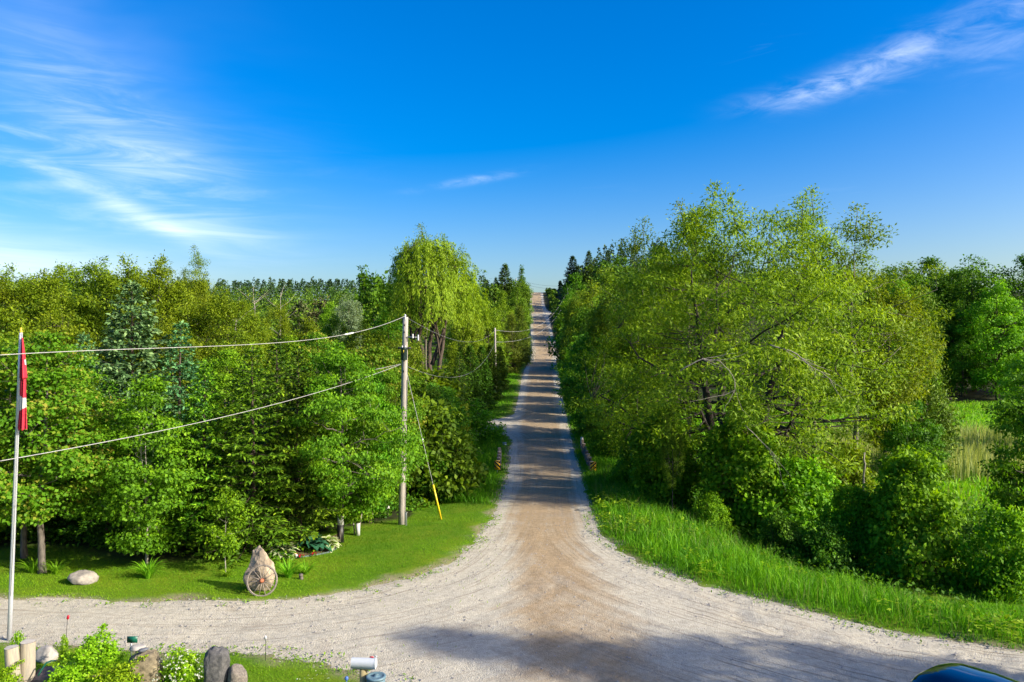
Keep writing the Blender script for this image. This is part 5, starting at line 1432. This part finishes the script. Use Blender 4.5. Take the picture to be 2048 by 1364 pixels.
def bridge_rail(label, x0, d0, x1, d1, n, white_end):
    z0 = tz(x0, d0)
    o = empty('bridge_rail', (x0, d0, z0)); tag(o, label, 'guard rail', 'timber rails of the small bridge')
    r = random.Random(label)
    zt = P(d0) + .72 - z0
    for i in range(n):
        t = i / (n - 1); x = (x1 - x0) * t; y = (d1 - d0) * t; zg = tz(x0 + x, d0 + y) - z0
        ztop = float(P(d0 + y)) + .70 - z0 + r.uniform(-.05, .05)
        b = Buf(); b.box((x, y, (zg - .3 + ztop) / 2), (.20, .22, ztop - zg + .3)); p = link('post', b.mesh('rail_post'), MATS['old_timber' if i % 2 else 'pale_timber'], o); bevel(p, .015)
        b = Buf(); b.box((x, y, ztop + .035), (.24, .27, .066)); p = link('post_cap', b.mesh('post_cap'), MATS['pale_timber'], o); bevel(p, .01)
    for zz, hh, off in ((.52, .20, -.13), (.22, .18, -.13)):
        L_ = math.hypot(x1 - x0, d1 - d0); ang = math.atan2(d1 - d0, x1 - x0); c, s = math.cos(ang), math.sin(ang)
        rot = np.array([[c, -s, 0], [s, c, 0], [0, 0, 1]])
        sg = -1 if x0 > 2 else 1
        b = Buf(); b.box(((x1 - x0) / 2 + sg * .135, (d1 - d0) / 2, float(P((d0 + d1) / 2)) + zz - z0), (L_ + .4, .06, hh), rot); p = link('plank', b.mesh('rail_plank'), MATS['old_timber'], o); bevel(p, .01)
    if white_end:
        b = Buf(); zg = tz(x1, d1 + .4) - z0; zt2 = float(P(d1)) + .95 - z0
        b.lathe([(.11, zg - .2), (.11, zt2 - .06), (.09, zt2 - .01), (.04, zt2 + .02), (0, zt2 + .03)], 14, (x1 - x0, d1 - d0 + .45, 0)); link('end_post', b.mesh('end_post', True), MATS['wrap_white'], o)
bridge_rail('weathered timber rail with white end post on the right side of the bridge', 5.35, 50.4, 5.65, 60.2, 7, True)
bridge_rail('short weathered timber rail on the left side of the bridge', -.92, 50.6, -.95, 56.5, 5, False)

# ------------------------------------------------------------------ stones
import bmesh
from mathutils import noise as mn
def rock(name, label, cat, x, y, size, mat, seed, rz=0.0, shape=None, cuts=9, sink=.12, rough=.06, sub=4, z=None):
    r = np.random.default_rng(seed)
    bm = bmesh.new(); bmesh.ops.create_icosphere(bm, subdivisions=sub, radius=1.0)
    V = np.array([v.co[:] for v in bm.verts])
    for k in range(cuts):
        n = nrm(r.normal(0, 1, 3)); dd = r.uniform(.62, .88)
        e = np.maximum(V @ n - dd, 0); V = V - e[:, None] * n[None, :] * .92
    if shape is not None: V = shape(V)
    S = np.asarray(size) / 2
    out = V * S
    for i, v in enumerate(bm.verts):
        p = Vector(out[i]); q = Vector(V[i]) * 2.2 + Vector((seed, 0, 0))
        f = 1 + rough * (mn.fractal(q, 1.0, 2.0, 5)) + rough * .5 * mn.noise(q * 6)
        v.co = p * f
    me = bpy.data.meshes.new(name); bm.to_mesh(me); bm.free()
    me.polygons.foreach_set('use_smooth', np.ones(len(me.polygons), bool))
    zmin = min(v.co.z for v in me.vertices)
    o = link(name, me, MATS[mat]); z0 = tz(x, y) if z is None else z
    o.location = (x, y, z0 - zmin - sink * size[2]); o.rotation_euler = (0, 0, rz)
    return tag(o, label, cat)

def pear(V):
    t = (V[:, 2] + 1) / 2
    w = np.interp(t, [0, .12, .35, .55, .68, .8, .92, 1], [.62, .95, 1.05, .90, .66, .48, .34, .18])
    base = np.sqrt(np.clip(1 - V[:, 2] ** 2, .03, 1))
    o = V.copy(); o[:, 0] = V[:, 0] / base * w + .04 * t; o[:, 1] = V[:, 1] / base * w * .9
    return o
rock('tall_boulder', 'tall tan pear-shaped boulder with a wagon wheel leaning on it', 'boulder', px(519, 24.0), 24.0, (1.30, .85, 1.72), 'boulder_tan', 5, .1, pear, 22, .06, .11, 5)
rock('boulder', 'low rounded grey boulder lying on the lawn by the flagpole', 'boulder', px(165, 24.7), 24.7, (.95, .65, .58), 'boulder_grey', 9, .2, None, 10, .18, .07)
rock('boulder', 'tall dark grey standing stone beside the flowering shrub', 'boulder', px(434, 16.9), 16.9, (.56, .45, 1.16), 'stone_dark', 12, .2, lambda V: np.sign(V) * np.abs(V) ** .62, 5, .08, .07, 5)
rock('boulder', 'small rounded speckled stone right of the dark standing stone', 'boulder', px(475, 16.9), 16.9, (.42, .40, .80), 'stone_speckled', 14, .6, lambda V: np.sign(V) * np.abs(V) ** .8, 4, .1, .04)
rock('boulder', 'lichen-stained brown boulder left of the flowering shrub', 'boulder', px(292, 16.9), 16.9, (.78, .6, 1.15), 'stone_lichen', 17, .3, lambda V: np.sign(V) * np.abs(V) ** .6, 8, .08, .10, 5)
rock('flat_stone', 'pale flat stone on top of the lichen-stained boulder', 'stone', px(276, 17.0), 17.0, (.36, .30, .14), 'stone_pale', 19, .2, None, 6, 0, .08, 3, z=.98)
rock('flat_stone', 'dark slate piece resting on the lichen-stained boulder', 'stone', px(287, 16.8), 16.8, (.22, .20, .10), 'slate', 20, .5, None, 8, 0, .06, 3, z=1.03)
rock('boulder', 'smooth pale flat-topped stone behind the two logs', 'boulder', px(92, 18.6), 18.6, (.56, .45, .50), 'stone_pale', 22, .1, None, 6, .2, .05)
rock('boulder', 'pinkish grey boulder with a green hose lying over it', 'boulder', px(101, 17.1), 17.1, (.78, .6, .80), 'stone_pink', 24, .4, None, 11, .15, .09, 5)
rock('boulder', 'dark stone half hidden under the leafy front shrub', 'boulder', px(142, 17.8), 17.8, (.5, .4, .5), 'stone_dark', 27, .4, None, 9, .2, .08)
rock('stone', 'small grey stone at the base of the speckled stone', 'stone', px(502, 16.6), 16.6, (.34, .3, .22), 'boulder_grey', 29, .4, None, 8, .2, .08, 3)

def hose():
    q = [(76, 1352, 16.7), (84, 1338, 16.75), (92, 1326, 16.8), (103, 1321.5, 16.85), (113, 1321.5, 16.9)]
    pts = np.array([P3(*a) for a in q]); t = np.linspace(0, 4, 30)
    s = np.stack([np.interp(t, np.arange(5), pts[:, k]) for k in range(3)], -1)
    for k in range(3): s[1:-1, k] = (s[:-2, k] + s[1:-1, k] * 2 + s[2:, k]) / 4
    o = empty('garden_hose', (s[0][0], s[0][1], tz(s[0][0], s[0][1]))); tag(o, 'green garden hose with yellow end draped over the pinkish boulder', 'hose')
    s = s - np.array(o.location); b = Buf(); b.tube(s, .017, 8); link('tube', b.mesh('hose_tube', True), MATS['hose_green'], o)
    b = Buf(); dv = nrm(s[-1] - s[-3]); b.tube([s[-1], s[-1] + dv * .09], .024, 8); link('fitting', b.mesh('hose_fitting', True), MATS['brass'], o)
hose()

def wheel():
    d = 23.45; x = px(524, d); zc = pz(1160, d); R = .485
    z0 = tz(x, d); o = empty('wagon_wheel', (x, d, z0)); tag(o, 'old wooden wagon wheel with rusty hub leaning on the tall boulder', 'wagon wheel')
    cz = R + .01; tl = R_(-14)
    rot = np.array([[1, 0, 0], [0, math.cos(tl), -math.sin(tl)], [0, math.sin(tl), math.cos(tl)]])
    def place(p): return (np.asarray(p) @ rot.T) + np.array([0, 0, cz])
    def ring(r0, r1, w, sides=40):
        a = np.linspace(0, 2 * np.pi, sides, endpoint=False); V = []
        for rr, yy in ((r0, -w), (r1, -w), (r1, w), (r0, w)): V.append(np.stack([rr * np.cos(a), np.full(sides, yy), rr * np.sin(a)], -1))
        V = np.vstack(V); j = np.arange(sides); j2 = (j + 1) % sides; Q = []
        for k in range(4): k2 = (k + 1) % 4; Q.append(np.stack([k * sides + j, k * sides + j2, k2 * sides + j2, k2 * sides + j], -1))
        return V, np.vstack(Q)
    V, Q = ring(R - .05, R - .008, .022); b = Buf(); b.add(place(V), Q); link('rim', b.mesh('wheel_rim'), MATS['wheel_wood'], o)
    V, Q = ring(R - .0075, R, .024); b = Buf(); b.add(place(V), Q); link('tyre', b.mesh('wheel_tyre'), MATS['dead_wood'], o)
    for k in range(14):
        a = 2 * np.pi * k / 14 + .1; dv = np.array([math.cos(a), 0, math.sin(a)])
        b = Buf(); b.tube(place([dv * .05, dv * .2, dv * (R - .045)]), [.017, .014, .012], 6); link('spoke', b.mesh('spoke', True), MATS['wheel_wood'], o)
    b = Buf(); b.tube(place([(0, .08, 0), (0, .05, 0), (0, -.05, 0), (0, -.085, 0), (0, -.12, 0)]), [.05, .07, .072, .05, .045], 14); link('hub', b.mesh('wheel_hub', True), MATS['wheel_hub'], o)
wheel()

# ------------------------------------------------------------------ garden plants
def hosta(label, a, c, d, n, R, mat, margin, seed):
    r = random.Random(seed); x = px(a, d); z0 = tz(x, d)
    o = empty('hosta', (x, d, z0)); tag(o, label, 'hosta', 'hostas in the garden bed')
    nu, nv = 5, 5; V = []; 
    for j in range(nv):
        t = j / (nv - 1); w = .5 * math.sin(math.pi * min(1, t * .93 + .07)) ** .8 * (1 if t < 1 else .05)
        for i in range(nu):
            s = (-1, -.74, 0, .74, 1)[i]
            V.append((s * w * .62, t, .10 * abs(s) * w * 2 + .30 * math.sin(t * 2.2) - .45 * t * t))
    V = np.array(V); Q = []; mi = []
    for j in range(nv - 1):
        for i in range(nu - 1):
            k = j * nu + i; Q.append([k, k + 1, k + nu + 1, k + nu]); mi.append(1 if i in (0, nu - 2) or j == nv - 2 else 0)
    me = mk_mesh('hosta_leaf', V, np.array(Q), var=np.random.default_rng(seed).uniform(.2, .9, len(V)), smooth=True, mat_idx=mi)
    me.materials.append(MATS[mat]); me.materials.append(MATS[margin])
    for k in range(n):
        lf = bpy.data.objects.new('leaf', me); COL.objects.link(lf); lf.parent = o
        ring = k / n; rz = k * 2.4 + r.uniform(-.3, .3); s = R * (.62 + .35 * ring) * r.uniform(.85, 1.15)
        lf.scale = (s, s, s); lf.rotation_euler = (R_(58 - 52 * ring + r.uniform(-8, 8)), 0, rz)
        lf.location = (-math.sin(rz) * .10 * ring, math.cos(rz) * .10 * ring, .06 + .25 * R * (1 - ring))
hosta('green hosta with cream leaf edges right of the tall boulder', 570, 1108, 27.9, 34, .62, 'hosta_green', 'hosta_margin', 3)
hosta('big blue-green hosta in the middle of the garden bed', 627, 1098, 28.7, 30, .72, 'hosta_blue', 'hosta_blue', 4)
hosta('lime yellow hosta beside the black-wrapped trunk', 657, 1094, 29.0, 34, .58, 'hosta_lime', 'hosta_margin', 5)

def blades(n, L, seed, w=.03, arch=.9):
    r = np.random.default_rng(seed); b = Buf()
    for k in range(n):
        a = r.uniform(0, 6.28); l = L * r.uniform(.6, 1.15); d = np.array([math.cos(a), math.sin(a), 0]); s = np.array([-d[1], d[0], 0])
        t = np.linspace(0, 1, 6); sp = r.uniform(.45, arch); p0 = d * r.uniform(0, .12) * L
        c = p0 + d[None] * (l * sp * t ** 1.5)[:, None] + np.array([0, 0, 1.0])[None] * (l * (t * 1.05 - .75 * sp * t ** 2.6))[:, None]
        ww = w * np.array([.8, 1, 1, .85, .6, .06])
        V = np.stack([c - s * ww[:, None] / 2, c + s * ww[:, None] / 2], 1).reshape(-1, 3)
        Q = [[2 * i, 2 * i + 1, 2 * i + 3, 2 * i + 2] for i in range(5)]
        b.add(V, Q, None, np.clip(r.uniform(.1, .8) + np.repeat(t, 2) * .25, 0, 1))
    return b.mesh('daylily_leaves')
LM = [blades(95, .85, 3), blades(80, .75, 4), blades(70, .7, 5, .028)]
for i, (a, d, s, lb) in enumerate([(296, 25.2, 1.05, 'arching daylily clump in front of the twin-stemmed maple'), (66, 25.9, 1.05, 'daylily clump on the left of the reddish maple trunk'), (112, 25.7, .95, 'daylily clump on the right of the reddish maple trunk'),
                               (577, 25.3, .95, 'dark green daylily clump right beside the wagon wheel'), (612, 25.7, .85, 'daylily clump behind the little brown stump'), (455, 25.4, .65, 'small daylily tuft at the foot of the white-stemmed sapling')]):
    x = px(a, d); o = link('daylily', LM[i % 3], MATS['lily_leaf']); o.location = (x, d, tz(x, d)); o.scale = (s, s, s); o.rotation_euler.z = i; tag(o, lb, 'daylily', 'daylily clumps on the lawn')

b = Buf(); b.tube([(0, 0, -.05), (.01, 0, .08), (-.01, .01, .17), (0, 0, .21)], [.085, .07, .065, .075], 10)
o = link('tree_stump', b.mesh('tree_stump'), MATS['bark_grey']); o.location = (px(602, 25.1), 25.1, tz(px(602, 25.1), 25.1)); tag(o, 'little brown stump in front of the daylilies by the wheel', 'stump')

def bed():
    # mulch patch with a low edging in front of the hostas
    key = [(548, 1112), (575, 1118), (600, 1116), (630, 1111), (655, 1106), (672, 1098)]
    fr = np.array([(px(a, CAMZ * FPX / (c - 682)), CAMZ * FPX / (c - 682)) for a, c in key])
    t = np.linspace(0, 5, 26); f = np.stack([np.interp(t, np.arange(6), fr[:, k]) for k in range(2)], -1)
    bk = f + np.array([-.5, 2.6]); V = []; n = len(f)
    for s in np.linspace(0, 1, 5):
        q = f * (1 - s) + bk * s; V.append(np.stack([q[:, 0], q[:, 1], terrain(q[:, 0], q[:, 1]) + .062 + .02 * math.sin(s * 3.1)], -1))
    V = np.vstack(V); i = np.arange(4)[:, None] * n + np.arange(n - 1)[None]; Q = np.stack([i, i + 1, i + n + 1, i + n], -1).reshape(-1, 4)
    o = link('garden_bed', mk_mesh('garden_bed', V, Q, smooth=True), MATS['mulch']); tag(o, kind='structure')
    b = Buf(); q = np.column_stack([f, terrain(f[:, 0], f[:, 1]) + .06]); b.tube(q, .045, 6)
    tag(link('bed_edging', b.mesh('bed_edging', True), MATS['edging']), 'low dark edging curving along the front of the hosta bed', 'edging')
    for k, (a, c, lb) in enumerate([(590, 1109, 'red bedding flower at the right of the cream-edged hosta'), (603, 1112, 'red bedding flower left of the blue-green hosta front'), (628, 1107, 'red bedding flower under the blue-green hosta front')]):
        d = CAMZ * FPX / (c + 6 - 682); x = px(a, d); z0 = tz(x, d) + .06
        o = empty('red_flower', (x, d, z0)); tag(o, lb, 'flower', 'red bedding flowers'); r = np.random.default_rng(k)
        b = Buf(); m = 26; g = nrm(r.normal(0, 1, (m, 3))) * .07; g[:, 2] = np.abs(g[:, 2]); b.leaves(g, g + r.normal(0, .03, (m, 3)), np.tile([0, 0, 1.], (m, 1)) + r.normal(0, .4, (m, 3)), .07, .045, r.uniform(0, 1, m)); link('foliage', b.mesh('bed_leaves'), MATS['broad_leaf'], o)
        b = Buf(); m = 14; g = nrm(r.normal(0, 1, (m, 3))) * .06; g[:, 2] = np.abs(g[:, 2]) + .07; b.leaves(g, g * [1, 1, 0] + r.normal(0, .03, (m, 3)), np.tile([0, -.7, .7], (m, 1)) + r.normal(0, .3, (m, 3)), .06, .06, r.uniform(0, 1, m)); link('petals', b.mesh('bed_petals'), MATS['petal_red'], o)
    d = 27.6; x = px(592.5, d); b = Buf(); b.tube([(0, 0, 0), (0, 0, .12)], .03, 8); b.lathe([(0, .2), (.05, .17), (.06, .12), (.03, .11)], 10)
    o = link('garden_light', b.mesh('garden_light', True), MATS['porcelain']); o.location = (x, d, tz(x, d)); tag(o, 'small white garden light between the hostas', 'garden light')
bed()

# front garden shrubs
def G(kind, name, label, a, ytop, d, leafm, wx, flowers=0):
    x = px(a, d); z0 = tz(x, d)
    o = plant(kind, name, label, 'shrub', x, d, pz(ytop, d) - z0, leafm, wx, bark='bark_brown')
    if flowers:
        r = np.random.default_rng(5); H = KIND[kind][2]; b = Buf(); m = flowers
        v = nrm(r.normal(0, 1, (m, 3)) + [0, -.3, .5]); p = v * np.array([.58, .58, .55]) + [0, 0, .48]; p = np.repeat(p, 4, 0)
        k = len(p); b.leaves(p, r.normal(0, 1, (k, 3)) * .6 + np.repeat(v, 4, 0) * .5, np.repeat(v, 4, 0) + r.normal(0, .2, (k, 3)), .035, .03, r.uniform(0, 1, k))
        link('blossoms', b.mesh('blossoms'), MATS['petal_white'], o)
    return o
G('garden_shrub', 'garden_shrub', 'leafy yellow-green shrub in front of the left drive', 196, 1262, 17.0, 'shrub_leaf', 1.0)
G('garden_shrub', 'garden_shrub', 'low part of yellow-green shrub spreading over the pinkish boulder', 140, 1318, 16.4, 'shrub_leaf', 1.25)
G('garden_shrub', 'garden_shrub', 'low yellow-green shrub between the front shrub and lichen boulder', 238, 1322, 16.3, 'shrub_leaf', 1.1)
G('flower_shrub', 'flowering_shrub', 'round shrub dotted with white blossoms between the two big stones', 364, 1296, 16.9, 'shrub_leaf', 1.05, 170)
G('garden_shrub', 'garden_shrub', 'yellow-green shrub in the bottom left corner under the logs', 8, 1330, 16.3, 'shrub_leaf', .9)
G('flower_shrub', 'garden_shrub', 'small leafy sprig growing up behind the left log', 34, 1262, 17.4, 'shrub_leaf', .42)
G('flower_shrub', 'garden_shrub', 'thin leafy sprig beside the red-topped stake', 129, 1268, 17.9, 'shrub_leaf', .30)

def log(label, a0, a1, ytop, d, r, tilt):
    x = px((a0 + a1) / 2, d); z0 = tz(x, d); h = pz(ytop, d) - z0
    o = empty('log_post', (x, d, z0)); tag(o, label, 'log', 'upright logs in the front garden'); o.rotation_euler = (0, tilt, 0)
    rr = np.random.default_rng(int(a0)); n = 20; a = np.linspace(0, 2 * np.pi, n, endpoint=False); lum = 1 + .07 * np.sin(a * 3 + 1) + .05 * rr.normal(0, 1, n)
    zs = np.linspace(-.2, h, 9); V = []
    for k, z in enumerate(zs): V.append(np.stack([r * lum * np.cos(a) * (1.06 - .06 * k / 8), r * lum * np.sin(a) * (1.06 - .06 * k / 8), np.full(n, z)], -1))
    V = np.vstack(V); i = np.arange(8)[:, None] * n; j = np.arange(n)[None]; j2 = (j + 1) % n
    b = Buf(); b.add(V, np.stack([i + j, i + j2, i + n + j2, i + n + j], -1).reshape(-1, 4)); link('trunk', b.mesh('log_trunk', True), MATS['log_wood'], o)
    top = V[-n:] * np.array([.985, .985, 1]) + [0, 0, .004]; b = Buf(); b.add(np.vstack([top, [[0, 0, h + .012]]]), None, [[k, (k + 1) % n, n] for k in range(n)]); link('cut_end', b.mesh('log_end'), MATS['log_end'], o)
log('shorter weathered log standing at the left of the pair', 18, 42, 1294, 16.7, .135, R_(-4))
log('taller weathered log standing at the right of the pair', 40, 68, 1283, 16.95, .155, R_(1))

# ------------------------------------------------------------------ mailbox, bin, stakes
def mailbox():
    d = 16.4; x = px(727, d); z0 = tz(x, d); zb = pz(1334, d) - z0
    o = empty('mailbox', (x, d, z0)); tag(o, 'white mailbox on a round wooden post beside the gravel', 'mailbox'); o.rotation_euler.z = R_(-4)
    Lh, W, H = .26, .20, .16
    a = np.linspace(0, np.pi, 13); prof = np.vstack([[(W / 2, 0)], np.stack([W / 2 * np.cos(a), H * .62 + W / 2 * np.sin(a)], -1), [(-W / 2, 0)]])
    n = len(prof)
    V = np.vstack([np.column_stack([np.full(n, s), prof]) for s in (-Lh, Lh)]); V[:, 2] += zb
    Q = [[i, (i + 1) % n, n + (i + 1) % n, n + i] for i in range(n)]
    b = Buf(); b.add(V, Q); b.add(np.vstack([V[:n], [[-Lh, 0, zb + .1]]]), None, [[i, n, (i + 1) % n] for i in range(n)])
    link('body', b.mesh('mailbox_body'), MATS['mailbox_white'], o)
    pr2 = prof * 1.04; V = np.vstack([np.column_stack([np.full(n, s), pr2]) for s in (Lh, Lh + .022)]); V[:, 2] += zb - .003
    b = Buf(); b.add(V, Q); b.add(np.vstack([V[n:], [[Lh + .024, 0, zb + .1]]]), None, [[i, (i + 1) % n, n] for i in range(n)])
    dr = link('door', b.mesh('mailbox_door'), MATS['mailbox_white'], o)
    b = Buf(); b.box((Lh + .02, -.01, zb + .245), (.05, .03, .02)); link('latch', b.mesh('mailbox_latch'), MATS['white_metal'], dr)
    b = Buf(); b.box((.12, .112, zb + .10), (.03, .006, .16)); b.box((.15, .112, zb + .17), (.09, .006, .04)); link('signal_flag', b.mesh('mailbox_flag'), MATS['red_plastic'], o)
    b = Buf(); b.box((0, 0, zb - .012), (.44, .17, .022)); link('bracket', b.mesh('mailbox_bracket'), MATS['treated_wood'], o)
    b = Buf(); b.tube([(0, 0, -.3), (0, 0, zb - .024)], [.088, .082], 16); link('post', b.mesh('mailbox_post', True), MATS['treated_wood'], o)
mailbox()

def bin_():
    d = 16.2; x = px(752, d); z0 = tz(x, d); h = pz(1351, d) - z0
    o = empty('garbage_bin', (x, d, z0)); tag(o, 'round blue-grey plastic bin beside the mailbox post', 'bin')
    b = Buf(); b.lathe([(0, 0), (.16, 0), (.165, .03), (.20, h - .06), (0.0, h - .06)], 24); link('body', b.mesh('bin_body', True), MATS['bin_plastic'], o)
    b = Buf(); b.lathe([(.0, h - .055), (.213, h - .055), (.215, h - .015), (.20, h), (.165, h), (.155, h - .012), (.05, h - .008), (.045, h + .012), (0, h + .014)], 28); ld = link('lid', b.mesh('bin_lid', True), MATS['bin_plastic'], o)
    b = Buf(); b.box((0, 0, h + .022), (.10, .03, .02)); link('handle', b.mesh('bin_handle'), MATS['bin_plastic'], ld)
bin_()

def stake(label, a, ytop, ybase, mat, kind):
    d = CAMZ * FPX / (ybase - 682); x = px(a, d); z0 = tz(x, d); h = pz(ytop, d) - z0
    o = empty('marker_stake', (x, d, z0)); tag(o, label, 'marker stake')
    b = Buf(); b.tube([(0, 0, -.15), (.005, 0, h * .6), (.03 if kind == 'red' else 0, 0, h)], .007, 6); link('rod', b.mesh('stake_rod'), MATS['black_iron'], o)
    b = Buf()
    if kind == 'red': b.tube([(.025, 0, h - .09), (.03, 0, h - .07), (.045, 0, h), (.05, 0, h + .02)], [.012, .032, .032, .015], 10)
    else:
        V = np.array([(0, -.008, h - .16), (.035, -.008, h - .09), (.0, -.008, h), (-.035, -.008, h - .09)]); V2 = V + [0, .012, 0]
        b.add(np.vstack([V, V2]), [[0, 1, 2, 3], [7, 6, 5, 4], [0, 4, 5, 1], [1, 5, 6, 2], [2, 6, 7, 3], [3, 7, 4, 0]])
    link('reflector', b.mesh('stake_reflector', kind == 'red'), MATS[mat], o)
stake('thin rod with red reflector beside the leafy front shrub', 133, 1232, 1300, 'red_plastic', 'red')
stake('thin rod with white diamond reflector at the edge of the left drive', 531, 1269, 1326, 'porcelain', 'white')
def green_sign():
    d = 18.6; x = px(266, d); z0 = tz(x, d); zc = pz(1279, d) - z0
    o = empty('green_sign', (x, d, z0)); tag(o, 'small green plate poking out behind the leafy front shrub', 'sign')
    b = Buf(); b.box((-.05, .02, zc / 2), (.03, .02, zc + .1)); link('post', b.mesh('green_post'), MATS['galvanised'], o)
    b = Buf(); b.box((-.02, 0, zc), (.26, .008, .16)); link('plate', b.mesh('green_plate'), MATS['green_plastic'], o)
green_sign()
d = 16.0; x = px(693, d); b = Buf(); h = pz(1352, d) - tz(x, d); b.tube([(0, 0, -.05), (0, 0, h - .08)], .01, 6); b.lathe([(0, h), (.035, h - .02), (.045, h - .06), (.02, h - .1)], 10)
o = link('garden_ornament', b.mesh('garden_ornament', True), MATS['blue_glass']); o.location = (x, d, tz(x, d)); tag(o, 'little blue and white garden ornament left of the mailbox post', 'ornament')

# ------------------------------------------------------------------ parked car
def car():
    o = empty('parked_car', (9.40, 13.25, tz(9.40, 13.25)), R_(-60)); tag(o, 'glossy dark blue car parked at the bottom right corner', 'car')
    #  x along the car (front +), section: belt half width, roof half width, belt z, top z
    st = np.array([(-2.28, .76, .60, .72, .92), (-2.20, .85, .61, .92, 1.24), (-2.02, .89, .60, 1.0, 1.50), (-1.72, .90, .62, 1.0, 1.62), (-1.0, .91, .65, 1.0, 1.67), (-.3, .91, .65, .98, 1.66), (.2, .91, .64, .97, 1.58), (.6, .90, .64, .96, 1.38),
                   (1.0, .90, .66, .93, 1.14), (1.2, .89, .66, .88, 1.05), (1.6, .86, .62, .80, .99), (1.95, .80, .54, .70, .92), (2.16, .66, .42, .60, .80), (2.28, .42, .26, .50, .62)])
    n = 72; xs = np.linspace(st[0, 0], st[-1, 0], n)
    S = np.stack([np.interp(xs, st[:, 0], st[:, k]) for k in range(5)], -1)
    for k in range(1, 5):
        for _ in range(3): S[1:-1, k] = (S[:-2, k] + 2 * S[1:-1, k] + S[2:, k]) / 4
    m = 33; V = np.zeros((n, m, 3)); th = np.linspace(-1, 1, m)
    for i in range(n):
        x, wb, wr, zb, zt = S[i]
        key = np.array([(0, wb * .93, .28), (.12, wb * 1.0, .42), (.28, wb, .70), (.38, wb * .985, zb), (.56, wr + (wb - wr) * .42, zb + (zt - zb) * .62), (.66, wr * .93, zb + (zt - zb) * .90), (.80, wr * .60, zt - .012), (1.0, 0, zt + .012)])
        u = 1 - np.abs(th); ky = np.interp(u, key[:, 0], key[:, 1]); kz = np.interp(u, key[:, 0], key[:, 2])
        V[i] = np.stack([np.full(m, x), np.sign(th) * ky, kz], -1)
    for _ in range(2): V[:, 1:-1, 1:] = (V[:, :-2, 1:] + 2 * V[:, 1:-1, 1:] + V[:, 2:, 1:]) / 4
    flat = V.reshape(-1, 3); i = np.arange(n - 1)[:, None] * m + np.arange(m - 1)[None]
    Q = np.stack([i, i + m, i + m + 1, i + 1], -1).reshape(-1, 4); c = flat[Q].mean(1); uu = 1 - np.abs(np.tile((th[:-1] + th[1:]) / 2, n - 1)); xx = c[:, 0]
    side = (uu > .39) & (uu < .62) & (xx > -1.85) & (xx < .85) & ~((xx > -.50) & (xx < -.40))
    screen = (uu > .60) & (xx > .28) & (xx < 1.08); rear = (uu > .60) & (xx < -1.95) & (xx > -2.2)
    glass = side | screen | rear
    def sub(nm, mask, mat, par=o):
        q = Q[mask]; us = np.unique(q); mp = np.full(len(flat), -1); mp[us] = np.arange(len(us))
        return link(nm, mk_mesh(nm, flat[us], mp[q], smooth=True), MATS[mat], par)
    sub('body', ~glass, 'car_paint'); sub('windscreen', screen, 'car_glass'); sub('rear_window', rear, 'car_glass')
    for sg in (-1, 1):
        for fr in (True, False): sub('side_window', side & (np.sign(c[:, 1]) == sg) & ((xx > -.45) == fr), 'car_glass')
    b = Buf(); b.box((0, 0, .22), (4.2, 1.55, .12)); link('floor_pan', b.mesh('floor_pan'), MATS['car_trim'], o)
    for wx in (-1.38, 1.40):
        for sg in (-1, 1):
            a = np.linspace(0, 2 * np.pi, 28, endpoint=False); w = empty('wheel', (wx, sg * .80, .32)); w.parent = o
            prof = [(.20, -.09), (.30, -.10), (.325, -.07), (.325, .07), (.30, .10), (.20, .09)]
            V2 = np.vstack([np.stack([r * np.cos(a), np.full(28, y), r * np.sin(a)], -1) for r, y in prof]); k = np.arange(5)[:, None] * 28; j = np.arange(28)[None]; j2 = (j + 1) % 28
            b = Buf(); b.add(V2, np.stack([k + j, k + j2, k + 28 + j2, k + 28 + j], -1).reshape(-1, 4)); link('tyre', b.mesh('tyre', True), MATS['tyre'], w)
            b = Buf(); b.tube([(0, sg * .02, 0), (0, sg * .085, 0)], .205, 20); link('rim', b.mesh('rim'), MATS['rim'], w)
    for sg in (-1, 1):
        b = Buf(); b.box((1.98, sg * .50, .66), (.22, .22, .12)); h = link('headlight', b.mesh('headlight'), MATS['lamp_clear'], o); bevel(h, .03)
        b = Buf(); b.box((-2.19, sg * .60, .82), (.12, .26, .16)); h = link('tail_light', b.mesh('tail_light'), MATS['lamp_red'], o); bevel(h, .03)
        b = Buf(); b.box((.72, sg * 1.0, 1.0), (.12, .20, .13)); h = link('mirror', b.mesh('mirror'), MATS['car_paint'], o); bevel(h, .04, 3)
car()
